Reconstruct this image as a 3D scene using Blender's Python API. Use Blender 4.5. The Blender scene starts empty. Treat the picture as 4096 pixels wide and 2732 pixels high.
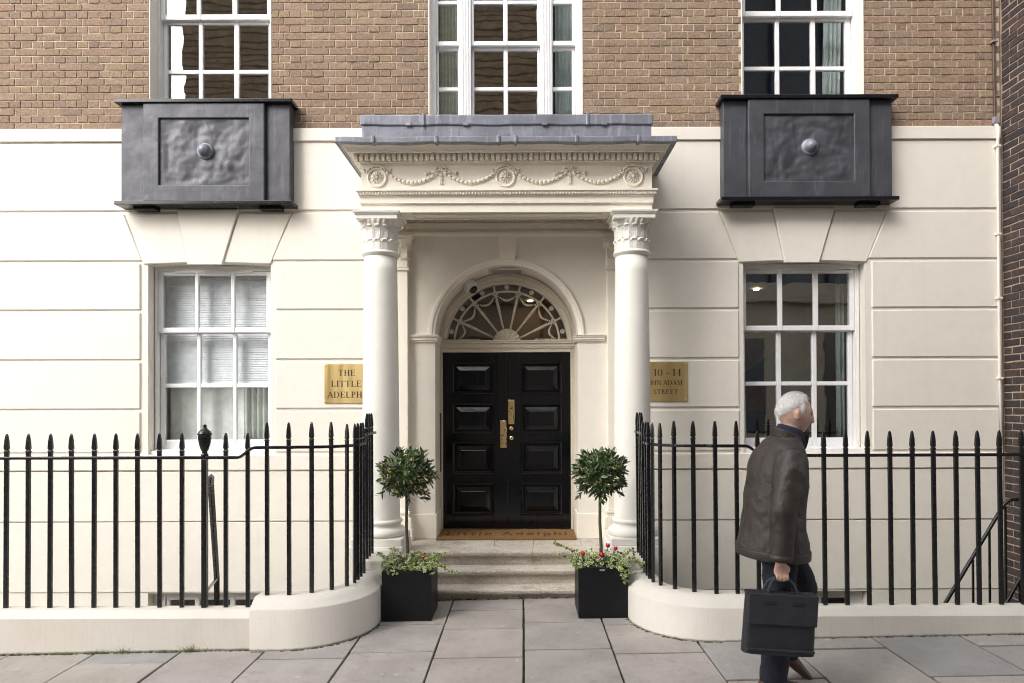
import bpy, bmesh, math, random
from mathutils import Vector, Matrix, noise as mnoise
R = math.radians
PI = math.pi
random.seed(7)
sc = bpy.context.scene
col = sc.collection

# ---------------------------------------------------------------- camera, sky, sun, exposure
cam = bpy.data.cameras.new('camera')
cam_ob = bpy.data.objects.new('camera', cam)
col.objects.link(cam_ob)
cam_ob.matrix_world = (Matrix.Translation((0.17, -6.84, 1.70)) @ Matrix.Rotation(R(90.4), 4, 'X')
                       @ Matrix.Rotation(R(-0.2), 4, 'Z'))
cam.sensor_width = 36.0
cam.lens = 24.0
cam.shift_x = -46 / 4096
cam.shift_y = 235 / 4096
cam.clip_start = 0.05
cam.clip_end = 2000
sc.camera = cam_ob

SUN_EL, SUN_AZ = 38.0, 220.0          # degrees; azimuth clockwise from +Y
world = bpy.data.worlds.new('World')
sc.world = world
world.use_nodes = True
wn = world.node_tree
wn.nodes.clear()
w_out = wn.nodes.new('ShaderNodeOutputWorld')
w_bg = wn.nodes.new('ShaderNodeBackground')
w_sky = wn.nodes.new('ShaderNodeTexSky')
w_sky.sky_type = 'NISHITA'
w_sky.sun_disc = False
w_sky.sun_elevation = R(SUN_EL)
w_sky.sun_rotation = R(SUN_AZ)
w_sky.air_density = 1.0
w_sky.dust_density = 4.0
w_hsv = wn.nodes.new('ShaderNodeHueSaturation')      # thin high cloud: the blue is washed out
w_hsv.inputs['Saturation'].default_value = 0.22
w_bg.inputs['Strength'].default_value = 0.15
wn.links.new(w_sky.outputs[0], w_hsv.inputs['Color'])
wn.links.new(w_hsv.outputs[0], w_bg.inputs['Color'])
wn.links.new(w_bg.outputs[0], w_out.inputs['Surface'])

sun = bpy.data.lights.new('sun', 'SUN')
sun.energy = 0.62
sun.angle = R(60)
sun.color = (1.0, 0.955, 0.89)
sun_ob = bpy.data.objects.new('sun', sun)
col.objects.link(sun_ob)
sun_ob.rotation_euler = (R(90 - SUN_EL), 0, R(180 - SUN_AZ))

sc.view_settings.view_transform = 'Standard'
sc.view_settings.look = 'None'
sc.view_settings.gamma = 1.0
sc.view_settings.use_curve_mapping = False
sc.view_settings.exposure = 1.36
sc.render.engine = 'CYCLES'
sc.cycles.use_denoising = True
sc.cycles.filter_width = 1.05
sc.cycles.max_bounces = 10
sc.cycles.diffuse_bounces = 4
sc.cycles.glossy_bounces = 5
sc.cycles.transparent_max_bounces = 12
sc.cycles.caustics_reflective = False
sc.cycles.caustics_refractive = False
sc.cycles.sample_clamp_indirect = 8

# ---------------------------------------------------------------- helpers
class MB:
    """collects vertices and faces of ONE mesh"""
    def __init__(s):
        s.v, s.f, s.sm, s.attr = [], [], [], {}
    def add(s, vs, fs, smooth=False):
        o = len(s.v)
        s.v += [tuple(p) for p in vs]
        s.f += [tuple(i + o for i in f) for f in fs]
        s.sm += [smooth] * len(fs)
        return s
    def box(s, x0, x1, y0, y1, z0, z1):
        vs = [(x, y, z) for z in (z0, z1) for y in (y0, y1) for x in (x0, x1)]
        return s.add(vs, [(0, 2, 3, 1), (4, 5, 7, 6), (0, 1, 5, 4), (2, 6, 7, 3), (0, 4, 6, 2), (1, 3, 7, 5)])
    def prism(s, poly, y0, y1, axis='y'):
        """polygon in XZ extruded along Y (axis y), in YZ along X (axis x), in XY along Z (axis z)"""
        n = len(poly)
        if axis == 'y':
            a = [(p[0], y0, p[1]) for p in poly]; b = [(p[0], y1, p[1]) for p in poly]
        elif axis == 'x':
            a = [(y0, p[0], p[1]) for p in poly]; b = [(y1, p[0], p[1]) for p in poly]
        else:
            a = [(p[0], p[1], y0) for p in poly]; b = [(p[0], p[1], y1) for p in poly]
        fs = [tuple(range(n)), tuple(range(2 * n - 1, n - 1, -1))]
        fs += [(i, (i + 1) % n, n + (i + 1) % n, n + i) for i in range(n)]
        return s.add(a + b, fs)
    def tube(s, path, r, n=8, cap=True, flat=1.0):
        path = [Vector(p) for p in path]
        rr = r if isinstance(r, (list, tuple)) else [r] * len(path)
        vs, fs = [], []
        t0 = (path[1] - path[0]).normalized()
        up = Vector((0, 0, 1)) if abs(t0.z) < 0.9 else Vector((1, 0, 0))
        a = t0.cross(up).normalized()
        for i, p in enumerate(path):
            t = (path[min(i + 1, len(path) - 1)] - path[max(i - 1, 0)]).normalized()
            a = (a - t * a.dot(t)).normalized()
            b = t.cross(a)
            for k in range(n):
                th = 2 * PI * (k + .5) / n
                vs.append(p + (a * math.cos(th) + b * (math.sin(th) * flat)) * rr[i])
        for i in range(len(path) - 1):
            for k in range(n):
                fs.append((i * n + k, i * n + (k + 1) % n, (i + 1) * n + (k + 1) % n, (i + 1) * n + k))
        if cap:
            fs.append(tuple(range(n - 1, -1, -1)))
            fs.append(tuple((len(path) - 1) * n + k for k in range(n)))
        return s.add(vs, fs, n > 5)
    def lathe(s, prof, c=(0, 0, 0), n=24, smooth=True, a0=0.0):
        """profile (r, z) turned about the vertical axis through c"""
        vs, fs = [], []
        m = len(prof)
        for r, z in prof:
            for k in range(n):
                th = a0 + 2 * PI * k / n
                vs.append((c[0] + r * math.cos(th), c[1] + r * math.sin(th), c[2] + z))
        for i in range(m - 1):
            for k in range(n):
                fs.append((i * n + k, i * n + (k + 1) % n, (i + 1) * n + (k + 1) % n, (i + 1) * n + k))
        fs.append(tuple(range(n - 1, -1, -1)))
        fs.append(tuple((m - 1) * n + k for k in range(n)))
        return s.add(vs, fs, smooth)
    def disc(s, prof, c, n=24, smooth=True):
        """profile (r, out) turned about the -Y axis through c: knobs and rosettes on a wall"""
        vs, fs = [], []
        m = len(prof)
        for r, o in prof:
            for k in range(n):
                th = 2 * PI * k / n
                vs.append((c[0] + r * math.cos(th), c[1] - o, c[2] + r * math.sin(th)))
        for i in range(m - 1):
            for k in range(n):
                fs.append((i * n + k, i * n + (k + 1) % n, (i + 1) * n + (k + 1) % n, (i + 1) * n + k))
        fs.append(tuple((m - 1) * n + k for k in range(n)))
        return s.add(vs, fs, smooth)
    def ball(s, c, rx, ry, rz, n=8, m=5, rot=None):
        c = Vector(c)
        vs, fs = [], []
        for i in range(m + 1):
            ph = -PI / 2 + PI * i / m
            for k in range(n):
                th = 2 * PI * k / n
                p = Vector((rx * math.cos(ph) * math.cos(th), ry * math.cos(ph) * math.sin(th), rz * math.sin(ph)))
                if rot: p = rot @ p
                vs.append(c + p)
        for i in range(m):
            for k in range(n):
                fs.append((i * n + k, i * n + (k + 1) % n, (i + 1) * n + (k + 1) % n, (i + 1) * n + k))
        return s.add(vs, fs, True)
    def grid(s, nu, nv, fn, smooth=True, wrap=False):
        vs = [fn(i / (nu if wrap else nu - 1), j / (nv - 1)) for j in range(nv) for i in range(nu)]
        fs = []
        for j in range(nv - 1):
            for i in range(nu if wrap else nu - 1):
                k = (i + 1) % nu
                fs.append((j * nu + i, j * nu + k, (j + 1) * nu + k, (j + 1) * nu + i))
        return s.add(vs, fs, smooth)
    def mesh(s, name):
        me = bpy.data.meshes.new(name)
        me.from_pydata(s.v, [], s.f)
        me.polygons.foreach_set('use_smooth', s.sm)
        for k, vals in s.attr.items():
            a = me.attributes.new(k, 'FLOAT', 'POINT')
            a.data.foreach_set('value', vals)
        bm = bmesh.new(); bm.from_mesh(me)
        bmesh.ops.recalc_face_normals(bm, faces=bm.faces)
        bm.to_mesh(me); bm.free()
        me.update()
        return me
    def build(s, name, m, parent=None, bevel=0, seg=2, stuff=False, sub=0):
        return obj(name, s.mesh(name), m, parent, bevel, seg, stuff, sub)

def root_of(o):
    while o.parent: o = o.parent
    return o

def wloc(o):
    v = Vector(o.location)
    while o.parent:
        o = o.parent
        v += Vector(o.location)
    return v

def obj(name, me, m, parent=None, bevel=0, seg=2, stuff=False, sub=0, loc=None):
    """mesh given in world coordinates unless loc is set; parents are never rotated"""
    o = bpy.data.objects.new(name, me)
    col.objects.link(o)
    if m and not me.materials: me.materials.append(MAT[m])
    base = Vector(loc) if loc else Vector((0, 0, 0))
    if parent:
        o.parent = parent
        o.location = base - wloc(parent)
    else:
        o.location = base
    if bevel:
        b = o.modifiers.new('edge', 'BEVEL'); b.width = bevel; b.segments = seg
        b.limit_method = 'ANGLE'; b.angle_limit = R(35)
    if sub:
        b = o.modifiers.new('sub', 'SUBSURF'); b.levels = sub; b.render_levels = sub
    if stuff: o['kind'] = 'stuff'
    return o

def empty(name, loc, parent=None):
    o = bpy.data.objects.new(name, None)
    o.empty_display_size = 0.2
    col.objects.link(o)
    if parent:
        o.parent = parent; o.location = Vector(loc) - wloc(parent)
    else:
        o.location = loc
    return o

def tag(o, label, cat, group=None):
    o['label'] = label; o['category'] = cat
    if group: o['group'] = group
    return o

def thing(name, loc, label, cat, group=None):
    return tag(empty(name, loc), label, cat, group)

# ---------------------------------------------------------------- materials
MAT = {}
class NT:
    def __init__(s, name):
        m = bpy.data.materials.new(name); m.use_nodes = True
        s.m, s.t = m, m.node_tree
        s.b = s.t.nodes['Principled BSDF']; s.out = s.t.nodes['Material Output']
        MAT[name] = m
    def n(s, kind, **kw):
        x = s.t.nodes.new('ShaderNode' + kind)
        for k, v in kw.items():
            if k in x.inputs: x.inputs[k].default_value = v
            else: setattr(x, k, v)
        return x
    def l(s, a, b): s.t.links.new(a, b)
    def pos(s, scale=(1, 1, 1)):
        g = s.n('NewGeometry'); mp = s.n('Mapping'); mp.inputs['Scale'].default_value = scale
        s.l(g.outputs['Position'], mp.inputs['Vector']); return mp.outputs[0]
    def noise(s, scale, detail=3, rough=.55, stretch=(1, 1, 1), vec=None):
        x = s.n('TexNoise'); x.inputs['Scale'].default_value = scale
        x.inputs['Detail'].default_value = detail; x.inputs['Roughness'].default_value = rough
        s.l(vec or s.pos(stretch), x.inputs['Vector']); return x.outputs[0]
    def ramp(s, fac, stops):
        x = s.n('ValToRGB'); e = x.color_ramp.elements
        while len(e) < len(stops): e.new(.5)
        for i, (p, c) in enumerate(stops):
            e[i].position = p; e[i].color = (*c, 1) if len(c) == 3 else c
        s.l(fac, x.inputs[0]); return x.outputs[0]
    def mix(s, fac, a, b, mode='MIX'):
        x = s.n('Mix', data_type='RGBA', blend_type=mode)
        for sock, v in ((x.inputs[0], fac), (x.inputs[6], a), (x.inputs[7], b)):
            if hasattr(v, 'links'): s.l(v, sock)
            else: sock.default_value = v if not isinstance(v, tuple) else ((*v, 1) if len(v) == 3 else v)
        return x.outputs[2]
    def math(s, op, a, b=0.0, clamp=False):
        x = s.n('Math', operation=op, use_clamp=clamp)
        for sock, v in ((x.inputs[0], a), (x.inputs[1], b)):
            if hasattr(v, 'links'): s.l(v, sock)
            else: sock.default_value = v
        return x.outputs[0]
    def bump(s, h, strength=.3, dist=.01, prev=None):
        x = s.n('Bump'); x.inputs['Strength'].default_value = strength; x.inputs['Distance'].default_value = dist
        s.l(h, x.inputs['Height'])
        if prev: s.l(prev, x.inputs['Normal'])
        return x.outputs[0]
    def rnd(s):
        """one random number per piece, whether an object of its own or an island of a joined mesh"""
        o = s.n('ObjectInfo'); g = s.n('NewGeometry')
        a = s.math('ADD', o.outputs['Random'], g.outputs['Random Per Island'])
        return s.math('FRACT', s.math('MULTIPLY', a, 3.7))
    def set(s, color=None, rough=None, metal=None, normal=None, **kw):
        for k, v in (('Base Color', color), ('Roughness', rough), ('Metallic', metal), ('Normal', normal)):
            if v is None: continue
            if hasattr(v, 'links'): s.l(v, s.b.inputs[k])
            else: s.b.inputs[k].default_value = (*v, 1) if isinstance(v, tuple) else v
        for k, v in kw.items(): s.b.inputs[k].default_value = v

def hsv(n, c, h=None, sv=None):
    x = n.n('HueSaturation'); n.l(c, x.inputs['Color'])
    if sv is not None: n.l(sv, x.inputs['Value'])
    return x.outputs[0]

def plain(name, c, rough=.5, metal=0.0, var=.12, nscale=12, bump=.0, bscale=60, dist=.003, **kw):
    n = NT(name)
    f = n.noise(nscale, 4)
    d = tuple(x * (1 - var) for x in c); u = tuple(min(1, x * (1 + var)) for x in c)
    cc = n.ramp(f, [(.3, d), (.7, u)])
    nm = n.bump(n.noise(bscale, 4), bump, dist) if bump else None
    n.set(cc, rough, metal, nm, **kw)
    return n

# painted stucco: warm off-white, faint unevenness, brush texture
def stucco(name, c, fine=.25):
    n = NT(name)
    big = n.noise(.9, 3, .5)
    mid = n.noise(7, 5, .6)
    c1 = n.ramp(big, [(.3, tuple(x * .955 for x in c)), (.7, c)])
    c2 = n.mix(.35, c1, n.ramp(mid, [(.35, tuple(x * .93 for x in c)), (.6, tuple(min(1, x * 1.02) for x in c))]))
    rain = n.noise(2.2, 4, .6, (3.2, 3.2, .22))
    c3 = n.mix(n.ramp(rain, [(.56, (0, 0, 0)), (.78, (.16, .16, .16))]), c2, (.52, .46, .37))
    nm = n.bump(n.noise(3.0, 3), .25, .02)
    nm = n.bump(n.noise(90, 4, .6), fine, .0028, nm)
    nm = n.bump(n.noise(22, 3), .18, .005, nm)
    n.set(c3, .62, 0, nm)
    n.b.inputs['Specular IOR Level'].default_value = .3
    return n
stucco('stucco', (.80, .757, .682))
stucco('stucco_porch', (.85, .795, .695), .12)
stucco('column_paint', (.83, .805, .745), .10)
plain('white_gloss', (.82, .82, .83), .28, var=.03, bump=.05, bscale=30)
plain('shaded_frame', (.67, .61, .51), .4, var=.04, bump=.06, bscale=25)  # frame paint toned down to cream, the door recess shade put into its colour
plain('white_frame', (.78, .775, .765), .35, var=.04, bump=.06, bscale=25)

# plinth: same paint, drip runs and street dirt
n = NT('plinth_paint')
c = n.ramp(n.noise(2.0, 4), [(.3, (.63, .59, .53)), (.7, (.71, .675, .615))])
runs = n.noise(9, 3, .6, (9, 9, .5))
c = n.mix(n.ramp(runs, [(.5, (0, 0, 0)), (.75, (.22, .22, .22))]), c, (.52, .46, .38))
spots = n.noise(26, 5, .75)
c = n.mix(n.ramp(spots, [(.62, (0, 0, 0)), (.72, (.5, .5, .5))]), c, (.50, .44, .35))
scr = n.noise(4.0, 6, .8, (1, 1, 14))
c = n.mix(n.ramp(scr, [(.66, (0, 0, 0)), (.72, (.3, .3, .3))]), c, (.42, .44, .46))
gp = n.n('NewGeometry'); sx = n.n('SeparateXYZ'); n.l(gp.outputs['Position'], sx.inputs[0])
low = n.math('SUBTRACT', sx.outputs[2], n.math('MULTIPLY', sx.outputs[0], .0166))
wob = n.math('ADD', low, n.math('MULTIPLY', n.noise(18, 4), -.016))
c = n.mix(n.ramp(wob, [(0.0, (.8, .8, .8)), (.010, (0, 0, 0))]), c, (.10, .095, .06))
nm = n.bump(n.noise(16, 5, .65), .5, .008)
nm = n.bump(n.noise(70, 4), .35, .003, nm)
n.set(c, .6, 0, nm)

# brick faces
def bricks(name, stops, soot, bump=.7):
    n = NT(name)
    r = n.rnd()
    c = n.ramp(r, stops)
    o = n.n('ObjectInfo')
    f = n.noise(38, 5, .7)
    c = n.mix(.72, c, n.mix(1.0, c, n.ramp(f, [(.3, (.40, .38, .36)), (.62, (1.16, 1.13, 1.10))]), 'MULTIPLY'))
    pit = n.noise(95, 4, .6)
    c = n.mix(n.ramp(pit, [(.33, (.9, .9, .9)), (.43, (0, 0, 0))]), c, soot)
    big = n.noise(.55, 3)
    c = n.mix(1.0, c, n.ramp(big, [(.3, (.90, .89, .88)), (.7, (1.06, 1.05, 1.04))]), 'MULTIPLY')
    nm = n.bump(n.noise(34, 6, .7, (.6, 1, 1.6)), bump, .008)
    nm = n.bump(pit, .4, .003, nm)
    n.set(c, .85, 0, nm)
    n.b.inputs['Specular IOR Level'].default_value = .2
    return n
bricks('brick', [(.0, (.290, .210, .158)), (.25, (.320, .233, .174)), (.45, (.350, .260, .195)), (.62, (.280, .208, .164)),
                 (.78, (.330, .228, .168)), (.9, (.325, .252, .168)), (1., (.240, .180, .145))], (.10, .065, .05))
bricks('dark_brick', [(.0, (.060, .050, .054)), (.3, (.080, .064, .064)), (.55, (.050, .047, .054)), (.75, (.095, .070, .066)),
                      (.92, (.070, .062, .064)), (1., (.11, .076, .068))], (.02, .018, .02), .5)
plain('mortar', (.55, .47, .35), .9, var=.12, nscale=30, bump=.4, bscale=120, dist=.003)
plain('dark_mortar', (.44, .34, .25), .9, var=.15, nscale=25, bump=.4, bscale=90)

# sheet lead: blue grey, dented, pale carbonate streaks
def lead(name, c, dent, streak):
    n = NT(name)
    f = n.noise(3.2, 5, .6)
    cc = n.ramp(f, [(.3, tuple(x * .78 for x in c)), (.7, tuple(x * 1.25 for x in c))])
    st = n.noise(5, 4, .6, (5, 5, .55))
    cc = n.mix(n.ramp(st, [(.54, (0, 0, 0)), (.76, (streak,) * 3)]), cc, (.42, .43, .50) if streak > .5 else (.27, .28, .33))
    nm = n.bump(n.noise(4.2, 3, .5), dent, .05)
    nm = n.bump(n.noise(13, 3, .5), dent * .6, .02, nm)
    nm = n.bump(n.noise(80, 3), .12, .002, nm)
    ro = n.ramp(n.noise(6, 4), [(.3, (.38,) * 3), (.7, (.58,) * 3)])
    n.set(cc, ro, .25, nm)
lead('lead', (.070, .071, .085), .16, .20)
lead('lead_roof', (.215, .222, .262), .25, .85)

def blackpaint(name, c, rough, bump, bs=45):
    n = NT(name)
    nm = n.bump(n.noise(bs, 4, .6), bump, .004)
    ro = n.ramp(n.noise(20, 4), [(.3, (rough * .8,) * 3), (.7, (rough * 1.3,) * 3)])
    n.set(c, ro, 0, nm)
blackpaint('rail_black', (.007, .007, .008), .25, .09, 70)
blackpaint('box_black', (.009, .009, .012), .22, .12, 60)
n = NT('door_black')
nm = n.bump(n.noise(6, 4, .6, (3, 3, .35)), .16, .01)
nm = n.bump(n.noise(40, 4, .6, (.5, 1, 3)), .12, .003, nm)
n.set((.0045, .0045, .006), .085, 0, nm)
n.b.inputs['Specular IOR Level'].default_value = .38
n = plain('planter_black', (.008, .008, .0095), .45, var=.2, bump=.12, bscale=200, dist=.001)
n.b.inputs['Specular IOR Level'].default_value = .25
sp = n.noise(120, 2, .5)

n = NT('brass')                       # polished plate, softly uneven
f = n.noise(2.4, 3, .5, (6, 6, .6))
n.set(n.ramp(f, [(.3, (.66, .47, .19)), (.7, (.80, .62, .30))]), n.ramp(f, [(.3, (.38,) * 3), (.7, (.52,) * 3)]), 1.0, n.bump(n.noise(3.0, 2, .5), .10, .02))
n = NT('brass_bright')
n.set((.80, .62, .33), .10, 1.0, n.bump(n.noise(14, 2), .5, .01))
plain('ink', (.012, .010, .008), .6, var=.1)
plain('chain_steel', (.45, .46, .48), .3, .9, var=.1)
plain('conduit_brown', (.10, .066, .056), .5, var=.15)
plain('grey_box', (.28, .26, .28), .6, var=.15)

# paving: grey-buff sandstone, every flag its own tone, sawn texture, gum spots
n = NT('flagstone')
r = n.rnd()
c = n.ramp(r, [(0, (.34, .316, .308)), (.25, (.42, .380, .365)), (.45, (.31, .30, .30)), (.65, (.425, .38, .345)), (.82, (.295, .30, .312)), (1, (.385, .357, .345))])
f = n.noise(3.4, 6, .65)
c = n.mix(1.0, c, n.ramp(f, [(.28, (.78, .78, .75)), (.72, (1.14, 1.13, 1.12))]), 'MULTIPLY')
f2 = n.noise(140, 3, .7)
c = n.mix(1.0, c, n.ramp(f2, [(.3, (.74, .74, .74)), (.7, (1.18, 1.18, 1.18))]), 'MULTIPLY')
st_ = n.noise(11, 6, .75)
c = n.mix(n.ramp(st_, [(.54, (0, 0, 0)), (.70, (.5, .5, .5))]), c, (.20, .185, .17))
gr = n.noise(1.7, 5, .7)
c = n.mix(n.ramp(gr, [(.58, (0, 0, 0)), (.8, (.4, .4, .4))]), c, (.20, .19, .125))
vo = n.n('TexVoronoi'); vo.inputs['Scale'].default_value = 4.2; n.l(n.pos(), vo.inputs['Vector'])
gum = n.math('ADD', vo.outputs['Distance'], n.math('MULTIPLY', n.noise(30, 2), .05))
c = n.mix(n.ramp(gum, [(.085, (.65, .65, .65)), (.105, (0, 0, 0))]), c, (.50, .48, .45))
nm = n.bump(f2, .35, .003)
nm = n.bump(n.noise(8, 4), .3, .01, nm)
n.set(c, n.ramp(f, [(.3, (.5,) * 3), (.7, (.72,) * 3)]), 0, nm)
n = NT('joint_moss')
n.set(n.ramp(n.noise(6, 5, .7), [(.35, (.030, .028, .022)), (.52, (.060, .066, .022)), (.70, (.095, .115, .025))]), .95, 0, n.bump(n.noise(80, 4), .8, .01))
plain('moss', (.065, .07, .022), .95, var=.5, nscale=30, bump=.8, bscale=120)
plain('soil', (.02, .015, .011), .95, var=.4, nscale=40, bump=.9, bscale=60)
n = NT('step_stone')
f = n.noise(2.4, 6, .7, (1, 1, 2))
c = n.ramp(f, [(.25, (.40, .355, .305)), (.5, (.56, .515, .455)), (.75, (.68, .645, .59))])
v2 = n.noise(4.5, 6, .75, (.7, 1, 2.2))
c = n.mix(n.ramp(v2, [(.54, (0, 0, 0)), (.68, (.7, .7, .7))]), c, (.22, .165, .12))
alg = n.noise(1.6, 5, .7)
c = n.mix(n.ramp(alg, [(.6, (0, 0, 0)), (.78, (.5, .5, .5))]), c, (.25, .22, .12))
spk = n.noise(48, 5, .75)
c = n.mix(1.0, c, n.ramp(spk, [(.30, (.70, .67, .64)), (.6, (1.08, 1.07, 1.06))]), 'MULTIPLY')
nm = n.bump(n.noise(20, 6, .75), .9, .012)
nm = n.bump(spk, .5, .004, nm)
n.set(c, .78, 0, nm)
plain('tarmac', (.075, .074, .074), .85, var=.2, nscale=60, bump=.6, bscale=200)
plain('concrete', (.32, .30, .27), .85, var=.2, nscale=3, bump=.4, bscale=40)
n = plain('coir', (.235, .125, .042), .95, var=.3, nscale=50, bump=.9, bscale=260, dist=.008)
plain('coir_ink', (.05, .032, .018), .95, var=.3, nscale=90, bump=.6, bscale=260)

def glass(name, ior=.06, wob=.03, tint=(.92, .95, .94)):
    n = NT(name)
    n.t.nodes.remove(n.b)
    tr = n.n('BsdfTransparent'); tr.inputs[0].default_value = (*tint, 1)
    gl = n.n('BsdfGlossy'); gl.inputs['Roughness'].default_value = 0.0
    lw = n.n('LayerWeight'); lw.inputs['Blend'].default_value = .5
    fr = n.math('ADD', n.math('MULTIPLY', n.math('POWER', lw.outputs['Facing'], 5.0), 1 - ior), ior)
    mx = n.n('MixShader')
    nm = n.bump(n.noise(2.6, 2, .45), wob, .03)
    nm = n.bump(n.noise(1.1, 1, .4, (1, 1, 2.5)), wob, .05, nm)
    n.l(nm, gl.inputs['Normal'])
    n.l(fr, mx.inputs[0]); n.l(tr.outputs[0], mx.inputs[1]); n.l(gl.outputs[0], mx.inputs[2])
    n.l(mx.outputs[0], n.out.inputs['Surface'])
glass('pane_glass', .165, .034)
glass('fan_glass', .055, .03)
glass('pane_clear', .065, .03, (.985, .99, .985))

def cloth(name, c, rough=.9, var=.1, wrinkle=.3, ws=9, weave=.15, wsc=500, sheen=0.0):
    n = NT(name)
    cc = n.ramp(n.noise(ws * 1.5, 4), [(.3, tuple(x * (1 - var) for x in c)), (.7, tuple(x * (1 + var) for x in c))])
    nm = n.bump(n.noise(ws, 4, .55), wrinkle, .03)
    nm = n.bump(n.noise(wsc, 2), weave, .001, nm)
    n.set(cc, rough, 0, nm)
    n.b.inputs['Sheen Weight'].default_value = sheen
cloth('curtain', (.62, .66, .62))
cloth('curtain_pale', (.80, .83, .82), wrinkle=.1)
cloth('blind', (.86, .90, .95), .6)
cloth('leather', (.036, .028, .024), .52, .18, .35, 9, .45, 160)
cloth('trousers', (.010, .013, .026), .85, .2, .35, 12)
cloth('bag', (.017, .018, .025), .55, .2, .12, 8, .5, 300)
cloth('bag_web', (.024, .026, .036), .8, .2, .1, 8)
cloth('scarf', (.012, .016, .035), .9)
plain('shoe', (.085, .040, .022), .4, var=.25, bump=.1)
n = NT('skin')
n.set(n.ramp(n.noise(30, 4), [(.3, (.55, .34, .265)), (.7, (.64, .43, .345))]), .5, 0, n.bump(n.noise(160, 3), .15, .002))
n.b.inputs['Subsurface Weight'].default_value = .15
n.b.inputs['Subsurface Radius'].default_value = (.012, .004, .002)
n = NT('hair')
n.set(n.ramp(n.noise(60, 4, .6, (.4, 1, 1)), [(.3, (.68, .65, .64)), (.7, (.90, .88, .87))]), .7, 0, n.bump(n.noise(240, 3, .6, (.3, 1, 1)), .9, .004))
plain('eye', (.10, .09, .085), .15, var=.3)

def leaf(name, c0, c1, back, rough=.35):
    n = NT(name)
    c = n.ramp(n.rnd(), [(0, c0), (.6, tuple((a + b) / 2 for a, b in zip(c0, c1))), (1, c1)])
    g = n.n('NewGeometry')
    c = n.mix(g.outputs['Backfacing'], c, back)
    n.set(c, rough, 0, n.bump(n.noise(120, 2), .15, .002))
    n.b.inputs['Specular IOR Level'].default_value = .45
    return n
leaf('bay_leaf', (.038, .076, .030), (.115, .165, .052), (.12, .165, .07), .34)
plain('bay_flower', (.74, .58, .20), .7, var=.25, nscale=80)
plain('bark', (.085, .078, .055), .85, var=.35, nscale=60, bump=.6, bscale=90)
n = NT('ivy_leaf')
a = n.n('Attribute', attribute_name='rim')
r = n.rnd()
green = n.ramp(r, [(0, (.045, .09, .035)), (.5, (.07, .13, .05)), (1, (.20, .30, .05))])
rim = n.ramp(r, [(0, (.36, .42, .16)), (.45, (.70, .72, .46)), (.8, (.62, .66, .20)), (1, (.55, .64, .10))])
edge = n.math('ADD', a.outputs['Fac'], n.math('MULTIPLY', n.math('SUBTRACT', n.noise(70, 3), .5), .9))
c = n.mix(n.ramp(edge, [(.55, (0, 0, 0)), (.72, (1, 1, 1))]), green, rim)
n.set(c, .5)
leaf('cyclamen_leaf', (.02, .055, .022), (.045, .09, .04), (.10, .05, .05))
plain('petal_red', (.55, .008, .045), .5, var=.25, nscale=60)
plain('stem_red', (.12, .05, .03), .6)
leaf('grass_blade', (.07, .12, .02), (.17, .22, .05), (.10, .15, .03), .6)

def emis(name, c, s):
    n = NT(name)
    n.set((0, 0, 0), .5); n.b.inputs['Emission Color'].default_value = (*c, 1); n.b.inputs['Emission Strength'].default_value = s
emis('lamp_glow', (1, .70, .38), 70)
plain('room_dark', (.12, .072, .045), .8)
plain('room_pale', (.78, .79, .77), .8)
plain('room_mid', (.16, .145, .125), .8)
plain('oak', (.30, .15, .05), .45, var=.25, nscale=8)
plain('navy_wood', (.016, .02, .03), .4)
plain('opp_stone', (.50, .43, .345), .8, var=.12, nscale=1.2, bump=.3, bscale=20)
plain('opp_brick', (.43, .31, .205), .85, var=.3, nscale=6)
plain('opp_line', (.24, .17, .11), .9)
plain('opp_glass', (.075, .082, .10), .08, .0, var=.3)
plain('lamp_blue', (.035, .06, .10), .4)
plain('basket_green', (.04, .08, .03), .8, var=.4, nscale=40)
plain('cctv_white', (.62, .62, .64), .35, var=.03)
plain('cctv_dome', (.008, .008, .009), .05)

# ================================================================ GROUND
SL = 0.0166                                    # the street climbs gently to the right
TILT = -math.atan(SL)
def gz(x): return SL * x

def sheet(name, x0, x1, y0, y1, dz, m, thick=.2):
    vs = [(x, y, gz(x) + dz - t) for t in (thick, 0) for y in (y0, y1) for x in (x0, x1)]
    mb = MB(); mb.add(vs, [(0, 2, 3, 1), (4, 5, 7, 6), (0, 1, 5, 4), (2, 6, 7, 3), (0, 4, 6, 2), (1, 3, 7, 5)])
    o = mb.build(name, m); o['kind'] = 'structure'
    return o

pavement = sheet('pavement', -30, 30, -4.45, -1.93, -.020, 'joint_moss', .3)
fore = sheet('forecourt_bed', -1.2, 1.2, -1.93, -.5, -.020, 'joint_moss', .3)
fore.parent = pavement; fore.name = 'joint_bed'; del fore['kind']
CX = [-5.31, -4.70, -4.09, -3.48, -2.87, -2.26, -1.66, -1.05, -.45, .165, .78, 1.395, 2.0, 2.63, 3.25, 3.86, 4.47, 5.08]
ROWS = {  # cross joints per column, from the building outwards
    -2.87: [-2.20, -3.05], -2.26: [-2.62, -3.3], -1.66: [-2.18, -2.95], -1.05: [-1.49, -2.08, -2.85],
    -.45: [-1.15, -1.63, -2.22, -2.95], .165: [-1.06, -1.51, -2.10, -2.9], .78: [-1.60, -2.21, -2.98],
    1.395: [-2.68, -3.35], 2.0: [-2.19, -2.95], 2.63: [-2.69, -3.4], 3.25: [-2.20, -3.0], -3.48: [-2.65, -3.4],
    -4.09: [-2.25, -3.1], -4.70: [-2.7, -3.4], -5.31: [-2.2, -3.1], 3.86: [-2.7, -3.4], 4.47: [-2.2, -3.1]}
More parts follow.
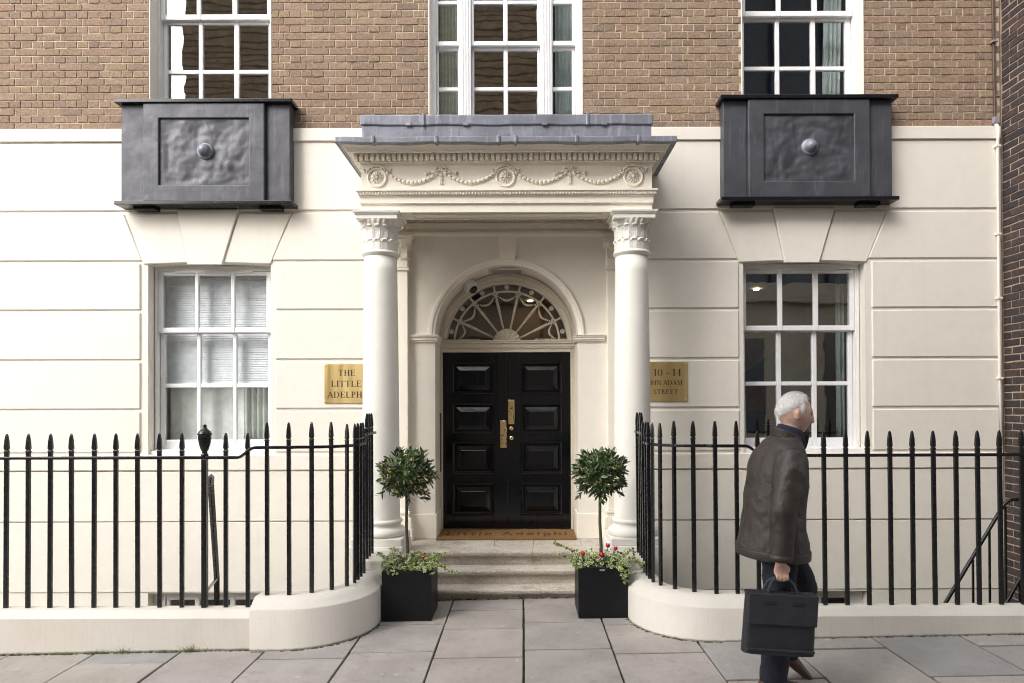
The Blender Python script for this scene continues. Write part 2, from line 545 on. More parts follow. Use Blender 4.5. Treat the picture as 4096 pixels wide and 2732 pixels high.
def slab(x0, x1, y0, y1, dz):
    w, d, cx, cy = x1 - x0 - .014, y1 - y0 - .021, (x0 + x1) / 2, (y0 + y1) / 2
    a = [random.uniform(-.003, .003) for _ in range(8)]
    p = [(-w / 2 + a[0], -d / 2 + a[1]), (w / 2 + a[2], -d / 2 + a[3]), (w / 2 + a[4], d / 2 + a[5]), (-w / 2 + a[6], d / 2 + a[7])]
    mb = MB(); mb.prism(p, -.06, 0, 'z')
    o = obj('paving_slab', mb.mesh('paving_slab'), 'flagstone', pavement, .004, 2, loc=(cx, cy, gz(cx) + dz))
    o.rotation_euler = (random.uniform(-.003, .003), TILT + random.uniform(-.003, .003), 0)
for i, x0 in enumerate(CX[:-1]):
    x1 = CX[i + 1]
    inner = x0 in (-1.05, -.45, .165, .78)
    ys = [(-.80 if x0 in (-.45, .165) else (-.80 if inner else (-1.755 if x0 == -1.66 else -1.95)))] + ROWS[x0] + [-4.0, -4.42]
    for a, b in zip(ys, ys[1:]):
        xa, xb = x0, x1
        if inner and b > -1.9:
            xb = min(xb, 1.12); xa = max(xa, -1.10)
        slab(xa, xb, b, a, random.uniform(-.002, .002))
kerb = MB()
kerb.add([(x, y, gz(x) + z) for z in (-.3, .004) for y in (-4.62, -4.45) for x in (-30, 30)],
         [(0, 2, 3, 1), (4, 5, 7, 6), (0, 1, 5, 4), (2, 6, 7, 3), (0, 4, 6, 2), (1, 3, 7, 5)])
k = kerb.build('kerb', 'concrete'); k['kind'] = 'structure'
sheet('road', -60, 60, -9.3, -4.62, -.13, 'tarmac', .3)
sheet('far_pavement', -60, 60, -11.9, -9.3, 0, 'concrete', .3)
sheet('ground', -400, 400, -400, 400, -2.2, 'concrete', .2)
mb = MB(); mb.box(-6.4, 4.97, -1.85, -.0, -1.6, -1.45)
o = mb.build('area_floor', 'concrete'); o['kind'] = 'structure'

# moss and dirt line where the plinth meets the flags
LC, RC, CY, RO, RB, RI = -1.54, 1.56, -1.455, .57, .40, .32      # centres and radii of the curved plinths

# ================================================================ TOWN HOUSE
house = thing('townhouse', (0, .6, -1.5), 'cream stucco and brown brick town house front with white sash windows', 'house')
BX0, BX1 = -6.2, 4.97
# ---- brick wall of the upper floor: mortar backing, single bricks
SECT = [(BX0, -3.585), (-2.348, -.776), (.778, 2.372), (3.604, BX1)]
ZB, CH = 4.475, .0752
NC = 26
mb = MB()
for a, b in SECT: mb.box(a, b, .006, .34, ZB, ZB + NC * CH)
mb.box(BX0, BX1, .006, .34, ZB + NC * CH, ZB + NC * CH + .5)
brick_wall = mb.build('brick_wall', 'mortar', house)

def brick_mesh(L, H, D, name, jit=.0022):
    """front-bevelled block, origin at its front centre; a little hand-made"""
    j = lambda s=1: random.uniform(-jit, jit) * s
    e = .0035
    f = [(-L / 2 + e + j(), 0 + j(.6), -H / 2 + e + j()), (0 + j(), j(.6), -H / 2 + e + j(1.4)), (L / 2 - e + j(), j(.6), -H / 2 + e + j()),
         (L / 2 - e + j(), j(.6), H / 2 - e + j()), (0 + j(), j(.6), H / 2 - e + j(1.4)), (-L / 2 + e + j(), j(.6), H / 2 - e + j())]
    g = [(-L / 2 + j(), .005, -H / 2 + j()), (0, .005, -H / 2 + j(1.4)), (L / 2 + j(), .005, -H / 2 + j()),
         (L / 2 + j(), .005, H / 2 + j()), (0, .005, H / 2 + j(1.4)), (-L / 2 + j(), .005, H / 2 + j())]
    h = [(p[0], D, p[2]) for p in g]
    fs = [(0, 1, 4, 5), (1, 2, 3, 4)]
    for r in (0, 6): fs += [(r + i, r + 6 + i, r + 6 + (i + 1) % 6, r + (i + 1) % 6) for i in range(6)]
    mb = MB(); mb.add(f + g + h, fs)
    me = mb.mesh(name); me.materials.append(MAT['brick'])
    return me
BL, BH = .2180, .0678
PST, PHD = .2256, .1128
ST = [brick_mesh(BL, BH, .03, 'brick') for _ in range(7)]
HD = [brick_mesh(.1052, BH, .03, 'brick') for _ in range(5)]
cand, rest = [], []
for c in range(NC):
    z = ZB + CH * (c + .5)
    pit, L = (PST, BL) if c % 2 == 0 else (PHD, .1052)
    ph = .03 if c % 2 == 0 else .03 - PHD / 2 + .004
    for a, b in SECT:
        xs, k = [], math.floor((a - ph) / pit) - 1
        x = ph + k * pit
        while x < b:
            l, r = max(a + .002, x + (pit - L) / 2), min(b - .002, x + pit - (pit - L) / 2)
            if r - l > .028: xs.append((l, r))
            x += pit
        for l, r in xs:
            it = ((l + r) / 2, z, r - l, L, c % 2 == 0)
            vis = -5.1 < it[0] < 4.95 and z < 5.86
            (cand if vis else rest).append(it)
# leave the bricks hidden behind window boxes and porch roof out of the single ones
def hidden(it):
    x, z = it[0], it[1]
    return (2.15 < abs(x - .01) < 3.8 and z < 4.66) or (abs(x) < 1.28 and z < 4.5)
cand.sort(key=lambda t: (hidden(t), -t[2], t[1]))
single, rest = cand[:300], cand[300:] + rest
for x, z, w, L, s in single:
    me = random.choice(ST if s else HD)
    o = obj('brick', me, None, brick_wall, loc=(x, random.uniform(-.003, .002), z))
    o.scale.x = w / L
    o.rotation_euler = (random.uniform(-.012, .012), random.uniform(-.006, .006), random.uniform(-.008, .008))
def join_bricks(items, meshes, place):
    mb = MB()
    for it in items:
        me = random.choice(meshes(it))
        T = place(it)
        mb.add([T(v.co) for v in me.vertices], [tuple(p.vertices) for p in me.polygons])
    return mb
def T_front(it):
    x, z, w, L, s = it
    y, q = random.uniform(-.003, .002), random.uniform(-.006, .006)
    return lambda c: (x + c.x * w / L - q * c.z, y + c.y, z + c.z + q * c.x)
join_bricks(rest, lambda it: ST if it[4] else HD, T_front).build('brickwork', 'brick', brick_wall, stuff=True)

# ---- stucco ground floor
WINS = [(-3.592, -2.362), (2.378, 3.602)]
AR, AZ = .715, 2.39                             # door arch radius and springing
mb = MB()
for a, b in ((BX0, WINS[0][0]), (WINS[0][1], -1.0), (1.0, WINS[1][0]), (WINS[1][1], BX1)):
    mb.box(a, b, 0, .34, -1.6, 4.475)
for a, b in WINS:
    n = 8
    top = [(a + (b - a) * i / n, 3.118 + .020 * (1 - (2 * i / n - 1) ** 2)) for i in range(n + 1)]
    mb.prism([(b, 4.475), (a, 4.475)] + top, 0, .34)
    mb.prism([(a, -.17), (b, -.17), (b, 1.215), (a, 1.215)], 0, .34)
    mb.prism([(a, -1.6), (b, -1.6), (b, -1.1), (a, -1.1)], 0, .34)
arc = [(-AR * math.cos(PI * i / 36), AZ + AR * math.sin(PI * i / 36)) for i in range(37)]
for sgn in (-1, 1):
    half = [p for p in arc if p[0] * sgn >= -1e-6]
    if sgn > 0: half = half[::-1]
    mb.prism([(sgn * AR, .30)] + half + [(0, 4.475), (sgn * 1.0, 4.475), (sgn * 1.0, .30)], 0, .34)
mb.box(-1.0, 1.0, 0, .34, -1.6, .30)
wall = mb.build('stucco_wall', 'stucco', house)

# rusticated courses: every block a piece with bevelled edges standing proud of the wall
GR = .024
def block(poly, proud=.015, bevel=.010, name='stucco_block', y1=.004):
    mb = MB(); mb.prism(poly, -proud, y1)
    return mb.build(name, 'stucco', wall, bevel, 1)
def rect(x0, x1, z0, z1): return [(x0, z0), (x1, z0), (x1, z1), (x0, z1)]
ZS = [4.345, 3.645, 3.145, 2.653, 2.155, 1.660, 1.225]
VL, VR = -2.977, 2.990                          # voussoir axes
for i in range(6):
    zt, zb = ZS[i] - GR / 2, ZS[i + 1] + GR / 2
    if i == 0:
        zt = ZS[0] + .002
        block(rect(BX0, -.02, zb, zt)); block(rect(.02, 4.93, zb, zt))
        continue
    if i == 1:                                   # the course cut by the flat arches
        for xc, xa, xb in ((VL, BX0, -.99), (VR, 1.0, 4.93)):
            L0, L1 = xc - .842 - GR / 2, xc - .655 - GR / 2
            R0, R1 = xc + .828 + GR / 2, xc + .620 + GR / 2
            block([(xa, zb), (L1, zb), (L0, zt), (xa, zt)])
            block([(R1, zb), (xb, zb), (xb, zt), (R0, zt)])
            zl = 3.121
            block([(xc - .655, zl), (xc - .205 - .006, zl + .016), (xc - .309 - .006, zt), (xc - .842, zt)], .016, .008, 'voussoir')
            block([(xc + .140 + .006, zl + .016), (xc + .620, zl), (xc + .828, zt), (xc + .299 + .006, zt)], .016, .008, 'voussoir')
            block([(xc - .205, 3.110), (xc + .140, 3.110), (xc + .305, 3.668), (xc - .315, 3.668)], .034, .008, 'keystone')
        continue
    for xa, xb in ((BX0, -3.662), (-2.312, -.99), (1.0, 2.330), (3.662, 4.93)):
        block(rect(xa, xb, zb, zt))
block(rect(BX0, 4.955, 4.347, 4.476), .036, .006, 'string_course')
for xa, xb in ((BX0, -.99), (1.0, 4.94)):
    block(rect(xa, xb, 1.056, 1.212), .030, .009, 'sill_band')
    block(rect(xa, xb, .548, 1.046), .018, .007)
    block(rect(xa, xb, -.16 if xa < 0 else -.15, .540), .010, .007)

# ---- windows
def sash(win, x0, x1, z0, z1, y, cols, rows, dep=.042, name='sash', m='white_gloss', gl='pane_glass'):
    mb = MB()
    xs = [x0] + [v for c in cols for v in c] + [x1]
    for i in range(0, len(xs), 2): mb.box(xs[i], xs[i + 1], y, y + dep, z0, z1)
    zs = [z0] + [v for r in rows for v in r] + [z1]
    for a, b in cols:
        for i in range(0, len(zs), 2): mb.box(a, b, y + .001, y + dep - .001, zs[i], zs[i + 1])
    mb.build(name, m, win, .007, 2)
    for a, b in cols:
        for c, d in rows:
            tx, tz = random.uniform(-.003, .003), random.uniform(-.003, .003)
            p = MB(); w, h = (b - a) / 2 + .004, (d - c) / 2 + .004
            p.box(-w, w, -.003, .003, -h, h)
            o = obj('pane', p.mesh('pane'), gl, win, loc=((a + b) / 2, y + dep * .55, (c + d) / 2))
            o.rotation_euler = (tx, 0, tz)

def frame(x0, x1, z0, z1, y0, y1, ix0, ix1, iz0, iz1):
    mb = MB()
    mb.box(x0, ix0, y0, y1, z0, z1); mb.box(ix1, x1, y0, y1, z0, z1)
    mb.box(ix0, ix1, y0, y1, iz1, z1); mb.box(ix0, ix1, y0, y1, z0, iz0)
    return mb

def room(x0, x1, y0, y1, z0, z1, m, name='room'):
    """five inner faces of a room behind a window, as real walls"""
    mb = MB(); t = .05
    mb.box(x0 - t, x0, y0, y1, z0, z1); mb.box(x1, x1 + t, y0, y1, z0, z1)
    mb.box(x0 - t, x1 + t, y1, y1 + t, z0, z1)
    mb.box(x0 - t, x1 + t, y0, y1 + t, z1, z1 + t); mb.box(x0 - t, x1 + t, y0, y1 + t, z0 - t, z0)
    return mb.build(name, m, house)

def drape(win, x0, x1, y, z0, z1, m, waves, amp=.02, name='curtain', lean=0.0):
    mb = MB()
    def fn(u, v, o=0):
        x = x0 + (x1 - x0) * u + lean * v
        return (x, y + o + amp * math.sin(2 * PI * waves * u + .6 * v), z0 + (z1 - z0) * v)
    mb.grid(waves * 8, 6, fn)
    o = mb.build(name, m, win)
    s = o.modifiers.new('thick', 'SOLIDIFY'); s.thickness = .003
    return o

# lower windows: box frame, upper sash outside, lower sash behind it
for xc, side in ((-2.985, 'L'), (2.980, 'R')):
    w0, w1 = (WINS[0] if side == 'L' else WINS[1])
    win = frame(w0 + .004, w1 - .004, 1.215, 3.13, .115, .30, xc - .578, xc + .578, 1.262, 3.075).build('window', 'white_frame', house, .005, 2)
    c0 = [(xc - .530, xc - .200), (xc - .162, xc + .168), (xc + .206, xc + .530)] if side == 'L' else \
         [(xc - .530, xc - .206), (xc - .160, xc + .158), (xc + .206, xc + .528)]
    gk = 'pane_clear' if side == 'L' else 'pane_glass'
    sash(win, xc - .576, xc + .576, 2.450, 3.073, .128, c0, [(2.503, 3.035)], gl=gk)
    sash(win, xc - .574, xc + .574, 1.264, 2.462, .174, c0, [(1.355, 1.890), (1.932, 2.440)], gl=gk)
    s = MB(); s.prism([(.03, 1.213), (.03, 1.250), (.175, 1.268), (.175, 1.213)], w0 + .003, w1 - .003, 'x')
    s.build('sill', 'white_frame', win, .006, 2)
    v = MB(); v.box(xc - .40, xc + .40, .112, .128, 3.058, 3.084); v.build('trickle_vent', 'white_frame', win, .005, 2)
    t = MB(); t.box(w0 + .01, w0 + .028, .108, .115, 1.27, 3.10); t.box(w1 - .028, w1 - .01, .108, .115, 1.27, 3.10)
    t.build('staff_bead', 'white_frame', win, .004, 2)
    if side == 'L':
        sl = MB(); sl.add([(xc - .57, .274, -.0125), (xc + .57, .274, -.0125), (xc + .57, .283, .0115), (xc - .57, .283, .0115),
                           (xc - .57, .2755, -.0133), (xc + .57, .2755, -.0133), (xc + .57, .2845, .0107), (xc - .57, .2845, .0107)],
                          [(0, 1, 2, 3), (7, 6, 5, 4), (0, 4, 5, 1), (1, 5, 6, 2), (2, 6, 7, 3), (3, 7, 4, 0)])
        me = sl.mesh('blind_slat'); me.materials.append(MAT['blind'])
        for i in range(46): obj('blind_slat', me, None, win, loc=(0, 0, 1.955 + i * .0245))
        b = MB(); b.box(xc - .57, xc + .57, .268, .292, 1.925, 1.942); b.build('bottom_rail', 'blind', win, .004)
        drape(win, xc - .56, xc + .30, .345, 1.20, 2.1, 'curtain_pale', 5, .008, 'net_curtain')
        drape(win, xc + .22, xc + .57, .325, 1.20, 2.6, 'curtain', 6, .02)
        room(xc - 1.1, xc + 1.1, .34, 3.2, .6, 3.4, 'room_pale')
    else:
        drape(win, xc - .58, xc - .42, .46, 1.20, 3.05, 'curtain', 3, .03, lean=-.05)
        drape(win, xc + .54, xc + .62, .46, 1.20, 3.05, 'curtain', 2, .03)
        rm = room(xc - 1.5, xc + 1.5, .34, 3.6, .6, 3.3, 'room_dark')
        for dx, y in ((-.52, 1.55), (.42, 2.6)):
            d = MB(); d.lathe([(.042, -.012), (.038, -.014), (.0, -.014)], (xc + dx, y, 3.30), 16)
            d.build('ceiling_lamp', 'lamp_glow', rm)
        cb = MB(); cb.box(xc + .05, xc + .95, 2.0, 2.4, .6, 2.1); cb.prism([(xc + .05, 2.1), (xc + .95, 2.1), (xc + .5, 2.42)], 2.0, 2.4)
        cb.build('gabled_cabinet', 'navy_wood', rm, .008)
        cb = MB(); cb.box(xc - .02, xc + .42, 1.8, 1.86, 1.62, 1.98); cb.build('oak_panel', 'oak', rm, .006)
        cb = MB(); cb.box(xc - 1.0, xc - .35, 2.4, 2.8, .6, 1.75); cb.build('oak_cupboard', 'oak', rm, .006)
        cb = MB(); cb.box(xc + .05, xc + .30, 1.2, 1.4, 1.30, 1.46); cb.build('spotted_box', 'navy_wood', rm, .006)
        cb = MB(); cb.box(xc - .9, xc + .9, 1.1, 1.5, 1.25, 1.29); cb.build('shelf', 'oak', rm, .006)

# upper windows: two sashes of three lights each
for xc, side in ((-2.967, 'L'), (2.988, 'R')):
    w0, w1 = xc - .612, xc + .612
    win = frame(w0, w1, 4.48, 6.43, .125, .30, xc - .575, xc + .575, 4.56, 6.38).build('window', 'white_frame', house, .005, 2)
    for xa in (w0 - .004, w1 - .008):
        pl = MB(); pl.box(xa, xa + .012, -.004, .13, 4.48, 6.43); pl.build('reveal_render', 'stucco_porch', win, .003, 1)
    c0 = [(xc - .527, xc - .205), (xc - .162, xc + .162), (xc + .210, xc + .517)]
    zo = 0 if side == 'L' else .015
    sash(win, xc - .574, xc + .574, 5.665 + zo, 6.378, .138, c0, [(5.722 + zo, 6.32)])
    sash(win, xc - .573, xc + .573, 4.57, 5.690 + zo, .184, c0, [(4.64, 5.130 + zo), (5.172 + zo, 5.640 + zo)])
    if side == 'R': drape(win, xc + .37, xc + .55, .42, 4.4, 6.4, 'curtain_pale', 4, .03, lean=.05)
    else: drape(win, xc + .42, xc + .56, .42, 4.4, 6.4, 'curtain_pale', 3, .03)
    room(xc - 1.2, xc + 1.2, .34, 3.0, 4.3, 6.6, 'room_mid' if side == 'L' else 'room_dark')
# tripartite window above the porch
win = MB()
win.box(-.772, -.712, .09, .30, 4.30, 6.43); win.box(.714, .774, .09, .30, 4.30, 6.43)
win.box(-.470, -.352, .085, .30, 4.30, 6.43); win.box(.354, .472, .085, .30, 4.30, 6.43)
for a, b in ((-.712, -.470), (-.352, .354), (.472, .714)): win.box(a, b, .092, .298, 4.30, 4.40); win.box(a, b, .092, .298, 6.38, 6.43)
win = win.build('window', 'white_gloss', house, .008, 2)
for x in (-.440, -.411, -.382, .384, .413, .442):
    b = MB(); b.box(x - .006, x + .006, .077, .086, 4.30, 6.43); b.build('bead', 'white_gloss', win, .003, 2)
for xa in (-.776, .764):
    pl = MB(); pl.box(xa, xa + .014, -.004, .095, 4.48, 6.43); pl.build('reveal_render', 'stucco_porch', win, .003, 1)
for a, b, cols in ((-.711, -.471, [(-.690, -.494)]), (-.351, .353, [(-.325, -.022), (.022, .326)]), (.473, .713, [(.484, .680)])):
    sash(win, a, b, 5.375, 6.379, .110, cols, [(5.422, 5.800), (5.838, 6.32)])
    sash(win, a + .002, b - .002, 4.401, 5.395, .154, cols, [(4.45, 4.932), (4.970, 5.345)])
drape(win, -.70, -.48, .36, 4.3, 6.4, 'curtain', 6, .02)
drape(win, .52, .72, .36, 4.3, 6.4, 'curtain_pale', 4, .02)
room(-1.2, 1.2, .34, 3.4, 4.2, 6.6, 'room_dark')
# basement lights glimpsed over the plinth
for a, b in WINS:
    win = frame(a, b, -1.1, -.17, .10, .2, a + .12, b - .12, -1.0, -.23).build('window', 'white_frame', house, .005, 1)
    m = (b - a) / 3
    sash(win, a + .121, b - .121, -1.0, -.231, .115, [(a + .16, a + m), (a + m + .05, b - m - .05), (b - m, b - .16)], [(-.96, -.27)])
    room(a - .2, b + .2, .34, 1.6, -1.5, 0.0, 'room_dark')

# ---- entrance: arch surround, door frame, fanlight, doors
mb = MB()
def ring(mb, r0, r1, y0, y1, cz=AZ, n=40, cx=0.0, a0=0.0, a1=PI):
    vs, fs = [], []
    for i in range(n + 1):
        t = a0 + (a1 - a0) * i / n
        for r, y in ((r0, y0), (r1, y0), (r1, y1), (r0, y1)):
            vs.append((cx - r * math.cos(t), y, cz + r * math.sin(t)))
    for i in range(n):
        for k in range(4):
            a, b = i * 4 + k, i * 4 + (k + 1) % 4
            fs.append((a, b, b + 4, a + 4))
    fs += [(0, 1, 2, 3), (n * 4 + 3, n * 4 + 2, n * 4 + 1, n * 4)]
    mb.add(vs, fs)
ring(mb, AR - .001, .762, -.020, .002); ring(mb, .742, .778, -.030, -.001)
mb.build('archivolt', 'stucco_porch', house, .005, 2)
mb = MB(); mb.prism([(-.060, 3.140), (.092, 3.140), (.112, 3.40), (-.088, 3.40)], -.045, 0)
mb.build('arch_keystone', 'stucco_porch', house, .006, 2)
for s in (-1, 1):
    mb = MB()
    x0, x1 = (-.985, -.700) if s < 0 else (.700, .985)
    for z0, z1, p in ((2.335, 2.352, .022), (2.352, 2.378, .034), (2.378, 2.392, .045), (2.392, 2.405, .052)):
        mb.box(x0 - (.0 if s < 0 else p * .4), x1 + (p * .4 if s < 0 else 0), -p, .0, z0, z1)
        xa, xb = (-.716, -.700 + p * .4) if s < 0 else (.700 - p * .4, .716)
        mb.box(xa, xb, .0005, .30, z0, z1)
    mb.build('impost', 'stucco_porch', house, .003, 2)
    mb = MB()
    xa, xb = (-.990, -.700) if s < 0 else (.700, .990)
    mb.box(xa, xb, -.022, .0, .366, .615)
    mb.box(*((-.716, -.698) if s < 0 else (.698, .716)), .0005, .34, .366, .612)
    mb.build('skirting', 'stucco_porch', house, .006, 2)
# jambs and soffit of the recess go back to the door
mb = MB()
mb.box(-.86, -.7145, .3405, .52, .30, 2.40); mb.box(.7145, .86, .3405, .52, .30, 2.40)
ring(mb, .716, .86, .3405, .52)
mb.build('recess_lining', 'stucco_porch', house)
df = MB()
df.box(-.7140, -.690, .40, .50, .366, 2.300); df.box(.672, .7140, .40, .50, .366, 2.300)
df.box(-.690, .672, .40, .50, 2.262, 2.300)
for z0, z1, y in ((2.300, 2.316, .385), (2.316, 2.352, .375), (2.352, 2.374, .355), (2.374, 2.386, .345)):
    df.box(-.7142, .7142, y, .52, z0, z1)
door_frame = df.build('door_frame', 'shaded_frame', house, .004, 2)
t = MB(); t.box(-.704, -.692, .392, .401, .366, 2.27); t.box(.676, .688, .392, .401, .366, 2.27)
t.build('bead', 'shaded_frame', door_frame, .003, 2)

FZ, FR = 2.350, .638
fl = MB(); ring(fl, FR + .002, .716, .370, .50, FZ + .03, 44); ring(fl, FR, FR + .030, .388, .49, FZ, 44); ring(fl, .664, .684, .358, .371, FZ + .03, 44)
fan = fl.build('fanlight', 'shaded_frame', house, .004, 2)
g = MB(); g.prism([(-.645 * math.cos(PI * i / 40), FZ + .645 * math.sin(PI * i / 40)) for i in range(41)], .452, .458)
g.build('pane', 'fan_glass', fan)
fx = -.004
def fp(a, r, y=.435): return (fx + r * math.cos(a), y, FZ + r * math.sin(a))
t = MB(); t.tube([fp(PI * i / 40, .566) for i in range(41)], .0075, 6); t.tube([fp(PI * i / 40, .555) for i in range(41)], .005, 5)
t.build('ring_bar', 'shaded_frame', fan)
hub = MB()
def hubf(u, v):
    a = PI * u
    r = .150 * v
    rel = .012 * abs(math.sin(9 * a)) * (v > .45) + .014 * abs(math.sin(5 * a)) * (v <= .45) + .010 * (v > .93)
    return (fx + r * math.cos(a), .430 - rel, FZ + .012 + r * math.sin(a))
hub.grid(73, 12, hubf)
o = hub.build('hub', 'shaded_frame', fan)
s = o.modifiers.new('thick', 'SOLIDIFY'); s.thickness = .012
sp_ang = [PI / 2 + R(k) for k in (-64.3, -38.6, -12.9, 12.9, 38.6, 64.3)]
for a in sp_ang:
    t = MB(); t.tube([fp(a, .15), fp(a, .56)], [.011, .009], 6)
    for i in range(9):
        r = .30 + i * .028
        sz = .0135 + .005 * math.sin(PI * i / 8)
        q = Matrix.Rotation(-(a - PI / 2), 3, 'Y')
        t.ball(fp(a, r, .430), sz, .012, .019, 6, 4, q)
    for d in (-.022, .022): t.ball(fp(a + d * 1.6, .545, .430), .013, .010, .013, 6, 4)
    t.build('spoke', 'shaded_frame', fan)
    t = MB(); t.tube([fp(a, .572), fp(a, .592), fp(a, .606), fp(a, .622), fp(a, .637)], [.022, .010, .013, .011, .026], 8)
    t.build('baluster', 'shaded_frame', fan)
for k in range(7):
    a = PI / 2 + R(25.71 * (k - 3))
    t = MB(); c = fp(a, .607, .446)
    t.disc([(.0265, 0), (.0265, .010), (.022, .014), (.018, .007), (.012, .007), (.010, .013), (.003, .016)], c, 14)
    t.build('rosette', 'shaded_frame', fan)
    # drapery swag inside the ring
    t = MB()
    lo, hi = a - R(12.4), a + R(12.4)
    lo, hi = max(lo, R(4)), min(hi, PI - R(4))
    for i in range(13):
        u = i / 12
        r = .535 - .070 * math.sin(PI * u)
        q = lo + (hi - lo) * u
        sz = .0085 + .0055 * math.sin(PI * u)
        t.ball(fp(q, r, .432), sz, .009, sz, 6, 4)
    t.build('swag', 'shaded_frame', fan)
for s in (-1, 1):
    t = MB()
    for i in range(22): t.ball((s * (.30 + i * .0155), .436, FZ + .045 + (i % 2) * .004), .010, .009, .011, 6, 4)
    t.build('husk_border', 'shaded_frame', fan)

PZ = [(1.828, 2.145), (1.404, 1.711), (.976, 1.297), (.539, .860)]
for s in (-1, 1):
    x0, x1 = (-.689, -.0025) if s < 0 else (.0025, .671)
    p0, p1 = (-.582, -.155) if s < 0 else (.148, .568)
    mb = MB(); y = .440
    mb.box(x0, p0, y, y + .05, .388, 2.260); mb.box(p1, x1, y, y + .05, .388, 2.260)
    zz = [.388] + [v for r in sorted(PZ) for v in r] + [2.260]
    for i in range(0, len(zz), 2): mb.box(p0, p1, y + .0005, y + .05, zz[i], zz[i + 1])
    leafo = mb.build('door_leaf', 'door_black', house, .004, 2)
    for z0, z1 in PZ:
        t = MB()
        def loop(i, yy): return [(p0 + i, yy, z0 + i), (p1 - i, yy, z0 + i), (p1 - i, yy, z1 - i), (p0 + i, yy, z1 - i)]
        L = [loop(-.001, y + .03), loop(-.012, y + .001), loop(-.012, y - .010), loop(.004, y - .014), loop(.014, y - .004), loop(.016, y + .016), loop(.022, y + .018),
             loop(.074, y - .004), loop(.078, y - .010), loop(.082, y - .010)]
        vs = [p for l in L for p in l]
        fs = [(4 * i + k, 4 * i + (k + 1) % 4, 4 * i + 4 + (k + 1) % 4, 4 * i + 4 + k) for i in range(len(L) - 1) for k in range(4)]
        fs.append(tuple(4 * (len(L) - 1) + k for k in range(4)))
        t.add(vs, fs); t.build('panel', 'door_black', leafo, .002, 1)
    if s > 0:
        t = MB(); t.box(.008, .073, .428, .4395, 1.496, 1.756); t.build('push_plate', 'brass_bright', leafo, .004, 2)
        for z in (1.450, 1.348):
            t = MB(); t.disc([(.023, 0), (.023, .008), (.018, .014), (.006, .015)], (.040, .4395, z), 18); t.build('lock', 'brass_bright', leafo)
    else:
        t = MB(); t.box(-.077, -.012, .428, .4395, 1.246, 1.534); t.build('push_plate', 'brass_bright', leafo, .004, 2)
# hall behind the fanlight
hall = room(-1.0, 1.0, .54, 4.0, .3, 3.3, 'room_dark', 'hall')
for x, y in ((.12, 1.1), (.35, 2.4), (.28, 3.6)):
    d = MB(); d.lathe([(.034, -.012), (.030, -.014), (.0, -.014)], (x, y, 3.30), 14); d.build('ceiling_lamp', 'lamp_glow', hall)
# small hatch in the arch soffit
mb = MB(); 
for i in range(2):
    x = -.17 + i * .34
mb.box(-.19, .19, .10, .30, 3.078, 3.098); h = mb.build('soffit_hatch', 'shaded_frame', house, .004, 2)
mb = MB(); mb.box(-.15, .15, .13, .27, 3.070, 3.079); mb.build('hatch_pane', 'grey_box', h, .003, 1)
t = MB(); t.box(-.7145, -.700, .37, .385, 1.0, 1.62); t.build('hinge_strip', 'conduit_brown', door_frame)

# ================================================================ PORTICO
porch = thing('portico', (.02, -.4, .366), 'cream portico with two leafy-capital columns round the black door', 'portico')
XL, XR, YF = -1.285, 1.335, -.70
KS = .78                                         # side mouldings project a little less
def sweep(prof, m, parent, name, yb=0.0, xl=XL, xr=XR, yf=YF, ks=KS, bevel=0, cap=False):
    """moulding carried round left return, front and right return; profile = (projection, z)"""
    vs, fs = [], []
    for e, z in prof:
        vs += [(xl - e * ks, yb, z), (xl - e * ks, yf - e, z), (xr + e * ks, yf - e, z), (xr + e * ks, yb, z)]
    for i in range(len(prof) - 1):
        for k in range(3):
            fs.append((4 * i + k, 4 * i + k + 1, 4 * i + 5 + k, 4 * i + 4 + k))
    if cap:
        n = len(prof) - 1
        fs += [(0, 3, 2, 1), (4 * n, 4 * n + 1, 4 * n + 2, 4 * n + 3)]
    mb = MB(); mb.add(vs, fs)
    return mb.build(name, m, parent, bevel, 2)
# beams: front one on the columns, side ones back to the wall
ent = MB()
ent.box(XL + .004, XR - .004, YF + .003, YF + .25, 3.4402, 3.86)
ent.box(XL + .004, XL + .25, YF + .25, .0, 3.440, 3.86); ent.box(XR - .25, XR - .004, YF + .25, .0, 3.440, 3.86)
ent.box(XL + .25, XR - .25, YF + .25, .0, 3.70, 3.86)
ent.box(XL + .25, XR - .25, -.10, .0, 3.385, 3.70)
entab = ent.build('entablature', 'stucco_porch', porch)
pn = MB()                                       # sunk panel moulding of the beam soffit
for a, b, c, d in ((-.84, .89, -.655, -.640), (-.84, .89, -.515, -.500), (-.84, -.825, -.640, -.515), (.875, .89, -.640, -.515)):
    pn.box(a, b, c, d, 3.428, 3.4405)
pn.build('soffit_panel', 'stucco_porch', entab, .003, 1)
sweep([(0, 3.440), (0, 3.508), (.010, 3.510), (.014, 3.519), (.010, 3.528), (.012, 3.530), (.012, 3.574), (.020, 3.580), (.024, 3.590),
       (.040, 3.612), (.040, 3.618), (.052, 3.620), (.052, 3.634), (.0, 3.640)], 'stucco_porch', entab, 'architrave')
sweep([(0, 3.640), (0, 3.864), (.010, 3.870), (.018, 3.880), (.040, 3.884), (.042, 3.890)], 'stucco_porch', entab, 'frieze')
sweep([(.042, 3.886), (.042, 3.948), (.115, 3.946), (.118, 3.938), (.126, 3.938), (.128, 3.956), (.140, 3.960), (.150, 3.972), (.175, 3.988),
       (.198, 3.996), (.205, 4.002), (.205, 4.012), (0, 4.03)], 'stucco_porch', entab, 'cornice')
